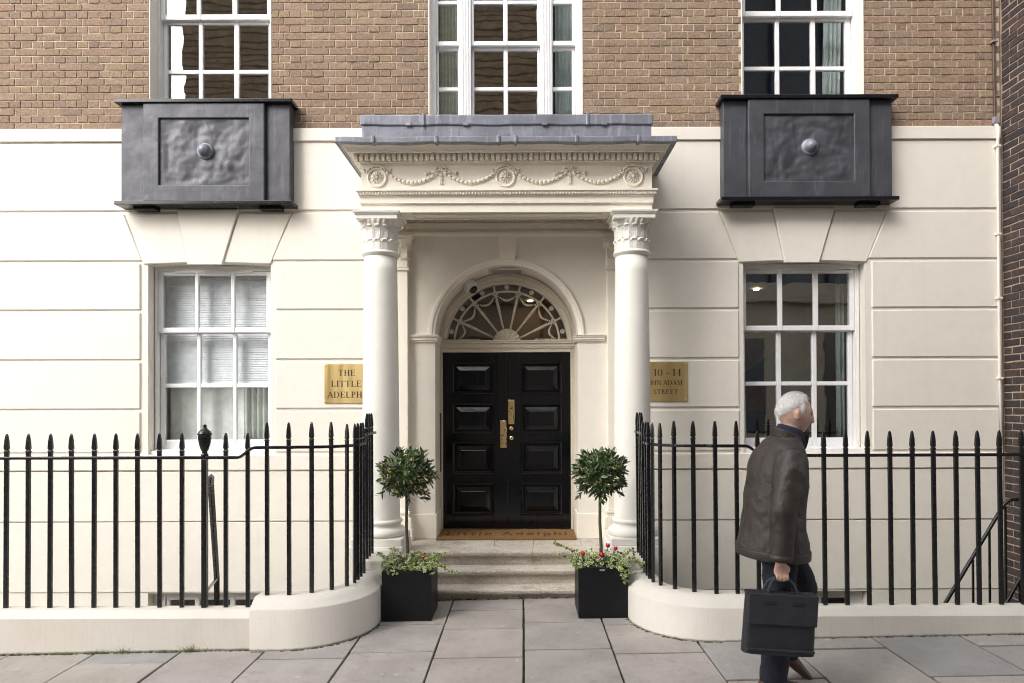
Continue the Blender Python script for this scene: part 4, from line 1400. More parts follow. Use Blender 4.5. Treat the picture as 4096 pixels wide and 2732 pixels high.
def rail_strip(pts, w=.040, h=.022):
    """flat top rail along a polyline"""
    mb = MB(); vs, fs = [], []
    n = len(pts)
    for i, p in enumerate(pts):
        a, b = Vector(pts[max(i - 1, 0)]), Vector(pts[min(i + 1, n - 1)])
        t = (b - a); t.z = 0; t.normalize()
        sd = Vector((-t.y, t.x, 0)) * w / 2
        p = Vector(p)
        vs += [p - sd - Vector((0, 0, h / 2)), p + sd - Vector((0, 0, h / 2)), p + sd + Vector((0, 0, h / 2)), p - sd + Vector((0, 0, h / 2))]
    for i in range(n - 1):
        for k in range(4): fs.append((4 * i + k, 4 * i + (k + 1) % 4, 4 * i + 4 + (k + 1) % 4, 4 * i + 4 + k))
    fs += [(3, 2, 1, 0), tuple(4 * (n - 1) + k for k in range(4))]
    mb.add(vs, fs); return mb
def railing(side, label):
    s = side
    r = thing('railing', (s * 2.6, RY, .25), label, 'railing', 'black area railings')
    lean = 0.0 if s < 0 else .006
    def put(me, x, y, k=0):
        o = obj('bar', me, None, r, .0015, 1, loc=(x, y, 0))
        o.rotation_euler = (random.uniform(-.003, .003), random.uniform(-.003, .003) - lean, random.uniform(-.06, .06) + k)
    xs = [-3.574 + .159 * i for i in range(-12, 12)] if s < 0 else [2.346 + .159 * i for i in range(-3, 16)]
    post = -2.137 if s < 0 else 2.187
    for x in xs:
        if abs(x - post) > .03 and (s < 0 or x > 1.80): put(B_LOW, x, RY)
    cx = LC if s < 0 else RC
    cpts = [(-1.69, RY + .012), (-1.531, RY + .015), (-1.388, -1.824), (-1.262, -1.745), (-1.178, -1.645), (-1.143, -1.550)] if s < 0 else \
           [(1.716, RY + .010), (1.563, RY + .012), (1.416, -1.838), (1.292, -1.757), (1.206, -1.655), (1.168, -1.558)]
    for i, (x, y) in enumerate(cpts): put(B_CRV if i < 4 else B_MID, x, y, .25 * s * max(0, i - 1))
    bx = cx - s * RB
    for y in (-1.455, -1.355, -1.250): put(B_MID, bx, y)
    for y in (-1.145, -1.055, -.945): put(B_TOP, bx, y)
    # rail
    pts = [(s * 6.15 if s < 0 else 4.975, RY, 1.33)]
    N = 12
    pts += [(s * (1.90 - (0 if s < 0 else -.02)), RY, 1.328)]
    for i in range(1, 9):
        u = i / 8; k = u * u * (3 - 2 * u)
        pts.append((s * (1.90 - .125 * u), RY, 1.328 + .070 * k))
    pts += [(s * 1.70, RY + .008, 1.399), (cx - s * .03, RY + .014, 1.399)]
    for i in range(1, 13):
        a = PI / 2 * i / 12
        pts.append((cx - s * RB * math.sin(a), CY - RB * math.cos(a), 1.399 - .008 * i / 12))
    pts += [(bx, -1.235, 1.392), (bx, -1.215, 1.410), (bx, -1.195, 1.45), (bx, -1.175, 1.462), (bx, -.85, 1.464)]
    rail_strip(pts).build('top_rail', 'rail_black', r, .004, 2)
    # urn post
    t = MB(); t.box(post - .0185, post + .0185, RY - .0185, RY + .0185, .22, 1.318); t.build('post', 'rail_black', r, .003, 2)
    t = MB()
    t.lathe([(.026, 1.338), (.026, 1.350), (.019, 1.358), (.018, 1.372), (.026, 1.382), (.038, 1.420), (.046, 1.465), (.046, 1.490), (.050, 1.493), (.050, 1.503),
             (.044, 1.508), (.044, 1.514), (.036, 1.522), (.020, 1.536), (.014, 1.546), (.013, 1.552), (.016, 1.556), (.012, 1.564), (.003, 1.568)], (post, RY, 0), 24)
    t.build('urn_finial', 'rail_black', r)
railing(-1, 'black spiked iron railings left of the door with urn-topped post')
railing(1, 'black spiked iron railings right of the door, partly behind the walking person')

# handrail dropping into the left area
hr = thing('area_handrail', (-2.4, -1.2, -1.45), 'black flat-bar handrail sloping down behind the left railings', 'handrail')
t = MB(); t.tube([(-2.191, -1.72, 1.10), (-2.19, -1.70, 1.155), (-2.20, -1.66, 1.165), (-2.24, -1.58, 1.10), (-2.50, -.90, .215), (-2.502, -.89, -1.45)], .026, 4); t.build('bar', 'rail_black', hr, .004, 1)
t = MB(); t.tube([(-2.165, -1.84, .33), (-2.195, -1.72, .332), (-2.50, -.90, .20)], .014, 4); t.build('brace', 'rail_black', hr, .003, 1)
# stair rail in the right area
st = thing('stair_rail', (4.2, -.9, -1.45), 'black stair handrail climbing to the dark brick wall behind the right railings', 'handrail')
t = MB(); t.tube([(3.35, -.90, -.82), (3.82, -.90, -.045), (4.32, -.90, .785), (4.355, -.90, .835), (4.40, -.90, .860), (4.46, -.90, .864), (4.97, -.90, .864)], .016, 8); t.build('handrail', 'rail_black', st)
for x, z in ((3.92, .10), (4.069, .345), (4.214, .59), (4.355, .80), (4.50, .85)):
    t = MB(); t.box(x - .008, x + .008, -.908, -.892, -1.45, z); t.build('baluster', 'rail_black', st, .002, 1)
st2 = thing('stair_rail', (4.4, -.45, -1.45), 'second lower black stair handrail beside the dark brick wall', 'handrail')
t = MB(); t.tube([(3.95, -.93, -.65), (4.341, -.93, -.02), (4.482, -.93, .235), (4.75, -.93, .70), (4.97, -.93, .72)], .016, 8); t.build('handrail', 'rail_black', st2)
for x in (4.45, 4.60): 
    t = MB(); t.box(x - .007, x + .007, -.937, -.923, -1.45, -.02 + (x - 4.341) * 1.75); t.build('baluster', 'rail_black', st2, .002, 1)

# ================================================================ STEPS
steps = thing('entrance_steps', (0, -.6, -.2), 'worn pale stone steps leading up to the black door', 'steps')
def nosed(y, z, zb, yb):
    """section of a step in YZ: rounded nosing over a small hollow, riser, tread"""
    o = .052
    return [(y + o, zb), (y + o, z - .064), (y + o - .008, z - .056), (y + .016, z - .047), (y + .004, z - .042), (y - .003, z - .030), (y - .004, z - .014), (y + .003, z - .004), (y + .014, z), (yb, z), (yb, zb)]
def stones(x0, x1, joints, y, z, zb, yb):
    xs = [x0] + joints + [x1]
    for a, b in zip(xs, xs[1:]):
        dz = random.uniform(-.003, .003)
        mb = MB(); n = 60
        sec = nosed(y, z + dz, zb, yb); m = len(sec)
        vs = []
        for i in range(n + 1):
            x = a + .0015 + (b - a - .003) * i / n
            for j, (yy, zz) in enumerate(sec):
                w = mnoise.noise(Vector((x * 4, yy * 9, zz * 9))) * .004 + mnoise.noise(Vector((x * 17, j * 3, 0))) * .003
                vs.append((x, yy + (w if 0 < j < 9 else 0), zz + (w * .7 if 1 < j < 9 else 0)))
        fs = [(i * m + k, i * m + (k + 1) % m, (i + 1) * m + (k + 1) % m, (i + 1) * m + k) for i in range(n) for k in range(m)]
        fs += [tuple(range(m)), tuple(n * m + k for k in range(m))[::-1]]
        mb.add(vs, fs); o = mb.build('step_stone', 'step_stone', steps)
        for p in o.data.polygons: p.use_smooth = len(p.vertices) == 4
        e = o.modifiers.new('split', 'EDGE_SPLIT'); e.split_angle = R(27)
SX0, SX1 = -1.0, 1.02
stones(SX0, SX1, [.312], -.880, .094, -.2, -.69)
stones(SX0, SX1, [-.262], -.742, .230, -.02, -.545)
stones(-1.05, 1.08, [.246], -.590, .366, .12, -.36)
for a, b in ((-1.25, -.62), (-.62, -.115), (-.115, .262), (.262, .72), (.72, 1.28)):
    t = MB(); t.box(a + .0015, b - .0015, -.358, .56, .20, .366 + random.uniform(-.002, .001)); t.build('landing_slab', 'step_stone', steps, .004, 2)
t = MB(); t.box(-1.3, 1.3, -.36, .56, -1.5, .199); t.box(-1.02, 1.04, -.85, -.36, -1.5, -.205); t.build('core', 'concrete', steps)

# doormat with its lettering
mat = thing('doormat', (0, .12, .367), 'brown coir doormat reading Little Adelphi in front of the door', 'doormat')
t = MB(); t.box(-.700, .690, -.10, .398, .3665, .386); t.build('mat', 'coir', mat, .006, 2)
def text_mesh(txt, size, name):
    cu = bpy.data.curves.new(name, 'FONT'); cu.body = txt; cu.size = size; cu.extrude = .001; cu.align_x = 'CENTER'
    cu.space_character = 1.25
    tmp = bpy.data.objects.new(name, cu); col.objects.link(tmp)
    dg = bpy.context.evaluated_depsgraph_get()
    me = bpy.data.meshes.new_from_object(tmp.evaluated_get(dg))
    bpy.data.objects.remove(tmp)
    me.materials.clear(); me.materials.append(MAT['coir_ink'])
    return me
tm = text_mesh('Little Adelphi', .20, 'lettering')
xs = [v.co.x for v in tm.vertices]; k = 1.22 / (max(xs) - min(xs))
for v in tm.vertices: v.co = Vector((v.co.x * k, v.co.y * 1.35, v.co.z))
obj('lettering', tm, None, mat, loc=(-.005, .06, .3871))

# ================================================================ PLANTERS, BAY TREES, IVY
def planter(cx, cy, label, plate):
    z0 = gz(cx) + .002
    r = thing('planter', (cx, cy, z0), label, 'planter', 'black cube planters flanking the steps')
    h, H, t = .197, .398, .014
    mb = MB()
    o_ = [(-h, -h), (h, -h), (h, h), (-h, h)]; i_ = [(-h + t, -h + t), (h - t, -h + t), (h - t, h - t), (-h + t, h - t)]
    vs = [(cx + a, cy + b, z0) for a, b in o_] + [(cx + a, cy + b, z0 + H) for a, b in o_] + [(cx + a, cy + b, z0 + H) for a, b in i_] + [(cx + a, cy + b, z0 + H - .12) for a, b in i_]
    fs = [(3, 2, 1, 0)] + [(4 * l + k, 4 * l + (k + 1) % 4, 4 * l + 4 + (k + 1) % 4, 4 * l + 4 + k) for l in range(3) for k in range(4)] + [(12, 13, 14, 15)]
    mb.add(vs, fs); mb.build('box', 'planter_black', r, .004, 3)
    s = MB(); s.grid(14, 14, lambda u, v: (cx - h + t + 2 * (h - t) * u, cy - h + t + 2 * (h - t) * v, z0 + H - .030 + .012 * mnoise.noise(Vector((u * 7, v * 7, cx)))))
    so = s.build('soil', 'soil', r)
    m = so.modifiers.new('thick', 'SOLIDIFY'); m.thickness = .04
    if plate:
        p = MB(); p.box(cx - .028, cx + .012, cy - h - .0015, cy - h + .001, z0 + H - .026, z0 + H - .012); p.build('maker_plate', 'grey_box', r)
    return z0 + H
def frame_from(d):
    d = d.normalized()
    a = d.cross(Vector((0, 0, 1)) if abs(d.z) < .95 else Vector((1, 0, 0))).normalized()
    return d, a, a.cross(d).normalized()
def bay_leaf(mb, p, d, nrm, L, W):
    """folded lance-shaped leaf"""
    d = d.normalized(); side = d.cross(nrm).normalized(); up = side.cross(d)
    st = [(0, 0, 0), (.22, .34, .0), (.48, .5, -.01), (.75, .34, -.03), (1.0, 0, -.07)]
    mid, lf, rt = [], [], []
    for t, w, b in st:
        c = p + d * (t * L) + up * (b * L)
        mid.append(c); lf.append(c + side * (w * W) + up * (.10 * W * (w > 0))); rt.append(c - side * (w * W) + up * (.10 * W * (w > 0)))
    vs = [mid[0], mid[1], mid[2], mid[3], mid[4], lf[1], lf[2], lf[3], rt[1], rt[2], rt[3]]
    fs = [(0, 1, 5), (1, 2, 6, 5), (2, 3, 7, 6), (3, 4, 7), (0, 8, 1), (1, 8, 9, 2), (2, 9, 10, 3), (3, 10, 4)]
    mb.add(vs, fs, True)
def bay_tree(cx, cy, ztop, zc, rx, rz, seed, label, flowers, extra):
    rg = random.Random(seed)
    r = thing('bay_tree', (cx, cy, ztop - .03), label, 'tree', 'standard bay trees')
    t = MB(); zb = zc - rz * .55
    t.tube([(cx, cy, ztop - .06), (cx + .004, cy, ztop + .12), (cx - .006, cy, ztop + .32), (cx - .012 * rg.random(), cy, zb), (cx, cy, zc)], [.0145, .0135, .0125, .012, .008], 9)
    tips = []
    lv, tw = MB(), MB()
    c = Vector((cx, cy, zc))
    shoots = []
    n = 125
    for i in range(n):
        ph = math.acos(1 - 2 * (i + .5) / n); th = PI * (1 + 5 ** .5) * i + rg.uniform(-.2, .2)
        d = Vector((math.sin(ph) * math.cos(th), math.sin(ph) * math.sin(th), math.cos(ph)))
        k = rg.uniform(.50, .86)
        shoots.append((c + Vector((d.x * rx, d.y * rx, d.z * rz)) * k, (d + Vector((0, 0, .35 if d.z > -.3 else -.1)) + Vector((rg.uniform(-.4, .4), rg.uniform(-.4, .4), rg.uniform(-.3, .3)))).normalized()))
    for i in range(26):
        d = Vector((rg.gauss(0, 1), rg.gauss(0, 1), rg.gauss(0, 1))).normalized()
        shoots.append((c + Vector((d.x * rx, d.y * rx, d.z * rz)) * rg.uniform(.2, .5), d))
    shoots += [(c + Vector(e[0]), Vector(e[1])) for e in extra]
    for p, d in shoots:
        q = c + (p - c) * .15 + Vector((0, 0, -rz * .25))
        tw.tube([q, q.lerp(p, .6) + Vector((0, 0, -.01)), p, p + d * .05], [.004, .003, .0022, .0015], 5, False)
        dd, a, b = frame_from(d)
        m = rg.randint(6, 9)
        for j in range(m):
            th = j * 2.4 + rg.uniform(-.4, .4)
            open_ = rg.uniform(.35, 1.05)
            ld = dd * math.cos(open_) + (a * math.cos(th) + b * math.sin(th)) * math.sin(open_)
            ld += Vector((0, 0, rg.uniform(-.25, .12)))
            nrm = (dd * math.sin(open_) - (a * math.cos(th) + b * math.sin(th)) * math.cos(open_)) + Vector((rg.uniform(-.3, .3),) * 3)
            L = rg.uniform(.050, .076)
            bay_leaf(lv, p + dd * (.05 * j / m), ld, nrm, L, L * rg.uniform(.30, .38))
        if rg.random() < flowers and (p - c).y < .05:
            fl = MB()
            for _ in range(rg.randint(6, 12)):
                e = p + dd * .045 + Vector((rg.uniform(-.014, .014), rg.uniform(-.02, .008), rg.uniform(-.014, .014)))
                fl.ball(e, .006, .006, .006, 6, 4)
            fl.build('flower_cluster', 'bay_flower', r)
    t.build('trunk', 'bark', r)
    lv.build('crown', 'bay_leaf', r)
    tw.build('twigs', 'bark', r)
IVY = [(0, 1.0), (.20, .42), (.62, .60), (.46, .12), (.95, -.18), (.42, -.36), (.30, -.62), (0, -.48)]
def ivy_leaf(mb, rims, p, d, nrm, s):
    d = d.normalized(); side = d.cross(nrm).normalized(); up = side.cross(d)
    pts = [p + side * (x * s * .8) + d * ((y + .5) * s) - up * (.12 * s * abs(x)) for x, y in IVY]
    pts += [p - side * (x * s * .8) + d * ((y + .5) * s) - up * (.12 * s * abs(x)) for x, y in IVY[-2:0:-1]]
    n = len(pts); c = p + d * (.45 * s) + up * .05 * s
    mb.add([c] + pts, [(0, 1 + i, 1 + (i + 1) % n) for i in range(n)])
    rims += [0.0] + [1.0 if i % 2 == 0 else .62 for i in range(n)]
def ivy(cx, cy, ztop, seed, label, trails, n):
    rg = random.Random(seed)
    r = thing('ivy', (cx, cy, ztop - .03), label, 'ivy', 'variegated ivy in the planters')
    lv, rims, stems = MB(), [], MB()
    def put(p, s=None):
        d = Vector((rg.gauss(0, .7), rg.gauss(-.35, .6), rg.uniform(-.7, .5)))
        nrm = Vector((rg.uniform(-.5, .5), rg.uniform(-1, .1), rg.uniform(.2, 1.1)))
        ivy_leaf(lv, rims, p, d, nrm, s or rg.uniform(.013, .026))
    for i in range(n):
        x, y = rg.uniform(-.215, .215), rg.uniform(-.21, .2)
        edge = max(abs(x), abs(y)) / .2
        z = ztop + .005 + rg.random() ** 1.4 * .085 * (1.25 - .55 * edge) - (.03 if edge > 1 and rg.random() < .5 else 0)
        put(Vector((cx + x, cy + y, z)))
    for tr in trails:
        pts = [Vector((cx + a, cy + b, ztop + c)) for a, b, c in tr]
        fine = []
        for i in range(len(pts) - 1):
            for k in range(6): fine.append(pts[i].lerp(pts[i + 1], k / 6) + Vector((0, 0, .006 * math.sin(PI * k / 6))))
        fine.append(pts[-1])
        stems.tube(fine, .0018, 5)
        for q in fine:
            for _ in range(2): put(q + Vector((rg.uniform(-.012, .012), rg.uniform(-.012, .012), rg.uniform(-.010, .014))), rg.uniform(.013, .027))
    lv.attr['rim'] = rims
    lv.build('foliage', 'ivy_leaf', r); stems.build('stems', 'stem_red', r)
def cyclamen(cx, cy, ztop, blooms, seed, label, group=None):
    rg = random.Random(seed)
    r = thing('cyclamen', (cx, cy, ztop - .03), label, 'flower', group)
    lv = MB()
    for i in range(14):
        a = rg.uniform(0, 2 * PI); q = rg.uniform(.02, .09)
        p = Vector((cx + q * math.cos(a), cy - .05 + q * math.sin(a), ztop + rg.uniform(.015, .05)))
        d = Vector((math.cos(a), math.sin(a), rg.uniform(-.2, .3))); nrm = Vector((rg.uniform(-.3, .3), rg.uniform(-.8, 0), 1))
        s = rg.uniform(.020, .032)
        side = d.cross(nrm).normalized(); d.normalize()
        pts = [p + d * s * (1.1 * math.cos(t) - .3 * math.cos(2 * t)) + side * s * 1.1 * math.sin(t) for t in [2 * PI * k / 10 for k in range(10)]]
        lv.add([p + nrm.normalized() * -.004] + pts, [(0, 1 + k, 1 + (k + 1) % 10) for k in range(10)], True)
    lv.build('leaves', 'cyclamen_leaf', r)
    for bx, by, bz, s in blooms:
        base = Vector((cx + bx * .6, cy - .04, ztop)); top = Vector((cx + bx, cy + by, ztop + bz))
        t = MB(); t.tube([base, base.lerp(top, .6) + Vector((0, 0, .01)), top], .0022, 5)
        f = t.build('flower_stem', 'stem_red', r)
        p = MB()
        for k in range(5):
            a = 2 * PI * k / 5 + rg.random()
            o = Vector((math.cos(a), math.sin(a), 0)); w = Vector((-math.sin(a), math.cos(a), 0))
            m = [(0, 0, 0), (.35, .45, .35), (.55, .5, .85), (.45, .25, 1.35), (.30, 0, 1.55)]
            lft = [top + (o * q[0] + w * q[1] + Vector((0, 0, q[2] - .2))) * s for q in m]
            rgt = [top + (o * q[0] - w * q[1] + Vector((0, 0, q[2] - .2))) * s for q in m[1:4]]
            cen = [top + (o * (q[0] + .12) + Vector((0, 0, q[2] - .2))) * s for q in m[1:4]]
            vs = lft + rgt + cen                   # 0..4 left, 5..7 right, 8..10 centre
            p.add(vs, [(0, 8, 1), (1, 8, 9, 2), (2, 9, 10, 3), (3, 10, 4), (0, 5, 8), (5, 6, 9, 8), (6, 7, 10, 9), (7, 4, 10)], True)
        p.build('petals', 'petal_red', f)
PLX, PLY, PRX, PRY = -.762, -1.222, .795, -1.245
zl = planter(PLX, PLY, 'black cube planter left of the steps', False)
zr = planter(PRX, PRY, 'black cube planter right of the steps, small grey plate on its rim', True)
bay_tree(-.793, -1.20, zl, 1.140, .215, .185, 3, 'ball-headed bay tree with many yellow flower clusters left of the door', .38,
         [((.13, -.04, -.16), (1, -.2, .12)), ((.185, -.03, -.02), (1, 0, -.2)), ((.10, -.02, -.20), (1, -.1, -.05)), ((-.17, -.05, -.13), (-.6, -.2, -.7)), ((.03, -.08, -.17), (.2, -.3, -.9))])
bay_tree(.800, -1.22, zr, 1.145, .215, .180, 8, 'denser ball-headed bay tree with few flowers right of the door', .05,
         [((-.15, -.05, -.15), (-.6, -.2, -.7)), ((.12, -.06, -.14), (.7, -.2, -.5)), ((0, -.08, -.17), (0, -.3, -.9))])
ivy(PLX, PLY, zl, 11, 'cream-edged green ivy spilling over the left planter', [
    [(.18, -.12, .02), (.26, -.12, .02), (.33, -.13, -.02), (.39, -.14, -.03)], [(.17, 0, .05), (.25, -.02, .09), (.28, -.03, .10)],
    [(-.18, -.02, .05), (-.24, 0, .08), (-.27, .02, .09)], [(-.05, .0, .05), (-.12, .03, .12), (-.16, .03, .12)], [(0, -.1, .06), (.03, -.1, .11), (.06, -.1, .13)]], 400)
ivy(PRX, PRY, zr, 12, 'looser green ivy trailing over the right planter', [
    [(.12, -.17, .03), (.14, -.21, .0), (.16, -.225, -.05), (.17, -.225, -.09)], [(.17, -.1, .03), (.25, -.08, .05), (.31, -.06, .0), (.34, -.06, -.04)],
    [(-.17, -.02, .04), (-.25, .02, .10), (-.33, .03, .13), (-.37, .03, .15)], [(-.17, -.08, .02), (-.26, -.06, .04), (-.36, -.05, .07)], [(.18, 0, .05), (.25, .02, .10), (.28, .02, .06)],
    [(.16, -.12, .04), (.20, -.2, .02), (.21, -.21, -.04)]], 330)
cyclamen(PLX, PLY, zl, [(.115, -.06, .070, .026), (-.075, -.05, .065, .018)], 21, 'small dark red cyclamen among the ivy in the left planter', 'red cyclamen')
cyclamen(PRX, PRY, zr, [(-.002, -.10, .062, .032), (-.150, -.07, .070, .026), (.055, -.05, .130, .026), (.118, -.05, .108, .024), (-.045, -.12, .035, .018)], 22, 'bright red cyclamen with tall blooms in the right planter', 'red cyclamen')
def chain(pts, label):
    r = MB()
    fine = []
    for i in range(len(pts) - 1):
        a, b = Vector(pts[i]), Vector(pts[i + 1]); k = max(1, int((b - a).length / .017))
        for j in range(k): fine.append((a.lerp(b, j / k), (b - a).normalized()))
    for i, (p, d) in enumerate(fine):
        dd, a, b = frame_from(d)
        s = a if i % 2 else b
        loop = [p + dd * (.012 * math.cos(t)) + s * (.006 * math.sin(t)) for t in [2 * PI * k / 10 for k in range(11)]]
        r.tube(loop, .0019, 5, False)
    tag(r.build('chain', 'chain_steel'), label, 'chain', 'chains tying planters to railings')
chain([(-1.135, -1.25, .36), (-1.08, -1.24, .345), (-1.02, -1.235, .350), (-.965, -1.225, .372)], 'thin steel chain from the left railings to the left planter')
chain([(1.165, -1.27, .355), (1.12, -1.28, .352), (1.06, -1.27, .370), (1.0, -1.25, .40)], 'thin steel chain from the right railings to the right planter')

# weeds and moss at the foot of the plinth
def weed(x, y, seed, label, n=26, h=.055):
    rg = random.Random(seed); mb = MB()
    for i in range(n):
        b = Vector((x + rg.uniform(-.045, .045), y + rg.uniform(-.008, .004), gz(x) - .004))
        d = Vector((rg.uniform(-.7, .7), rg.uniform(-.7, .0), 1)).normalized(); H = rg.uniform(.4, 1.2) * h
        sd = Vector((.0016, 0, 0))
        m1, m2 = b + d * H * .6, b + d * H + Vector((rg.uniform(-.02, .02), -.01, -.006))
        mb.add([b - sd, b + sd, m1 + sd * .8, m1 - sd * .8, m2], [(0, 1, 2, 3), (3, 2, 4)])
    tag(mb.build('weed', 'grass_blade'), label, 'weed', 'weeds along the plinth')
weed(-2.82, -2.005, 1, 'small grass weed at the plinth foot, second from the left')
weed(-2.665, -2.005, 2, 'taller grass weed at the plinth foot beneath the left window', 30, .065)
weed(-2.20, -2.005, 3, 'wispy grass weed at the plinth foot below the urn post', 34, .075)
weed(-2.08, -2.005, 4, 'sparse grass weed just right of the wispy one below the urn post', 10, .06)
weed(-3.06, -2.005, 5, 'low green weed furthest left at the plinth foot', 40, .022)
weed(-2.37, -2.005, 6, 'low clover-like weed between the grass tufts at the plinth foot', 40, .025)
weed(-1.70, -2.04, 7, 'tiny reddish weed where the curved plinth begins', 24, .028)
ms = MB()
rg = random.Random(5)
def moss_run(fn, n):
    for i in range(n):
        x, y = fn(rg.random())
        s = rg.uniform(.004, .011)
        ms.ball((x + rg.uniform(-.01, .01), y, gz(x) + rg.uniform(-.004, .003)), s * 1.8, s, s * .7, 6, 4)
moss_run(lambda u: (-3.9 + 2.15 * u, -2.0), 130)
moss_run(lambda u: (1.75 + 2.6 * u, -2.0), 90)
for s, cx in ((-1, LC), (1, RC)):
    moss_run(lambda u: (cx - s * (RO + .006) * math.sin(u * PI / 2), CY - (RO + .006) * math.cos(u * PI / 2)), 70)
moss_run(lambda u: (-1.0 + 2.0 * u, -.845), 90)
o = ms.build('moss', 'moss'); o['kind'] = 'stuff'; o['label'] = 'moss and dirt along the foot of plinth and steps'; o['category'] = 'moss'

# ================================================================ PERSON WITH BRIEFCASE
PXo, PYo = 1.665, -2.75
PZo = gz(PXo)
def loft(mb, rings, n=18):
    """rings: (centre, rx, ry, axis-direction); closed tube with elliptical sections"""
    vs, fs = [], []
    for c, rx, ry, d in rings:
        d = Vector(d).normalized()
        f = Vector((1, 0, 0)); f = (f - d * f.dot(d))
        if f.length < .05: f = Vector((0, 0, 1)) - d * d.z
        f.normalize(); s = d.cross(f)
        for k in range(n):
            t = 2 * PI * k / n
            vs.append(Vector(c) + f * rx * math.cos(t) + s * ry * math.sin(t))
    m = len(rings)
    for i in range(m - 1):
        for k in range(n): fs.append((i * n + k, i * n + (k + 1) % n, (i + 1) * n + (k + 1) % n, (i + 1) * n + k))
    fs += [tuple(range(n - 1, -1, -1)), tuple((m - 1) * n + k for k in range(n))]
    mb.add(vs, fs, True)
def limb(mb, pts, rad, n=14, flat=1.0):
    rings = []
    for i, p in enumerate(pts):
        a, b = Vector(pts[max(i - 1, 0)]), Vector(pts[min(i + 1, len(pts) - 1)])
        r = rad[i] if isinstance(rad[i], tuple) else (rad[i], rad[i] * flat)
        rings.append((p, r[0], r[1], b - a))
    loft(mb, rings, n)
def fuse(name, mb, m, parent, voxel, smooth=4, wr=None):
    me = mb.mesh(name); me.materials.append(MAT[m])
    o = obj(name, me, None, parent, loc=(PXo, PYo, PZo))
    q = o.modifiers.new('fuse', 'REMESH'); q.mode = 'VOXEL'; q.voxel_size = voxel; q.use_smooth_shade = True
    q = o.modifiers.new('soft', 'SMOOTH'); q.factor = .5; q.iterations = smooth
    if wr:
        tx = bpy.data.textures.new(name + '_folds', 'CLOUDS'); tx.noise_scale = wr[0]; tx.noise_depth = 3
        q = o.modifiers.new('folds', 'DISPLACE'); q.texture = tx; q.strength = wr[1]; q.mid_level = .5
        q.texture_coords = 'LOCAL'
    return o
person = thing('person', (PXo, PYo, PZo), 'white-haired person in brown leather jacket walking right with a dark bag', 'person')
HC = Vector((.128, 0, 1.615)); HT = Matrix.Rotation(R(10), 3, 'Y')
def headp(u, v, grow=0.0):
    th, ph = 2 * PI * u, -PI / 2 + PI * v
    x, y, z = .100 * math.cos(ph) * math.cos(th), .077 * math.cos(ph) * math.sin(th), .118 * math.sin(ph)
    g = 1 + grow / .09
    front = max(0.0, math.cos(th)) * max(0, math.cos(ph))
    lowz = max(0.0, -z / .118)
    y *= 1 - .22 * lowz ** 1.3
    if x < 0: x += .030 * lowz ** 1.2 * (-x / .1)
    if x > 0: x += .010 * lowz * front
    if grow == 0.0:
        e = lambda a, s: math.exp(-(a / s) ** 2)
        x += .008 * e(z - .030, .014) * front
        if front > .2:
            if -.046 < z < .024: x += .030 * e(y, .014) * (.25 + .75 * min(1, (.024 - z) / .056)) * (1 if z > -.036 else (z + .046) / .010)
            x -= .011 * e(z - .010, .014) * e(abs(y) - .031, .015)
            x += .006 * e(z + .060, .007) * e(y, .026) + .006 * e(z + .076, .008) * e(y, .022) - .004 * e(z + .068, .004) * e(y, .028)
            x += .016 * e(z + .100, .018) * e(y, .030)
            x += .005 * e(z + .012, .018) * e(abs(y) - .042, .016)
    p = Vector((x * g, y * g, z * g))
    return HC + HT @ p
body = MB()
body.grid(64, 44, lambda u, v: headp(u, v), wrap=True)
for s in (-1, 1):
    body.ball(HC + HT @ Vector((-.010, s * .080, -.006)), .019, .010, .032, 12, 8, HT @ Matrix.Rotation(R(-12), 3, 'Y') @ Matrix.Rotation(R(s * 14), 3, 'Z'))
    body.ball(HC + HT @ Vector((-.012, s * .087, .004)), .014, .008, .022, 12, 8, HT @ Matrix.Rotation(R(-12), 3, 'Y'))
limb(body, [(.085, 0, 1.40), (.090, 0, 1.46), (.105, 0, 1.55)], [.066, .058, .056])
loft(body, [((.0, 0, .86), .10, .15, (0, 0, 1)), ((.0, 0, .98), .115, .165, (0, 0, 1)), ((.015, 0, 1.12), .11, .15, (.1, 0, 1)), ((.035, 0, 1.28), .12, .17, (.15, 0, 1)),
            ((.055, 0, 1.38), .10, .17, (.2, 0, 1)), ((.075, 0, 1.43), .07, .09, (.2, 0, 1))])
SHR, SHL = Vector((.045, -.190, 1.365)), Vector((.060, .190, 1.365))
ELR, WRR = Vector((-.045, -.268, 1.070)), Vector((-.058, -.255, .800))
limb(body, [SHR, SHR.lerp(ELR, .5), ELR, ELR.lerp(WRR, .5), WRR, WRR + Vector((.006, 0, -.03))], [.058, .050, .042, .036, .027, .025])
ELL, WRL = Vector((-.02, .265, 1.06)), Vector((.10, .27, .80))
limb(body, [SHL, SHL.lerp(ELL, .5), ELL, ELL.lerp(WRL, .5), WRL], [.058, .050, .042, .036, .027])
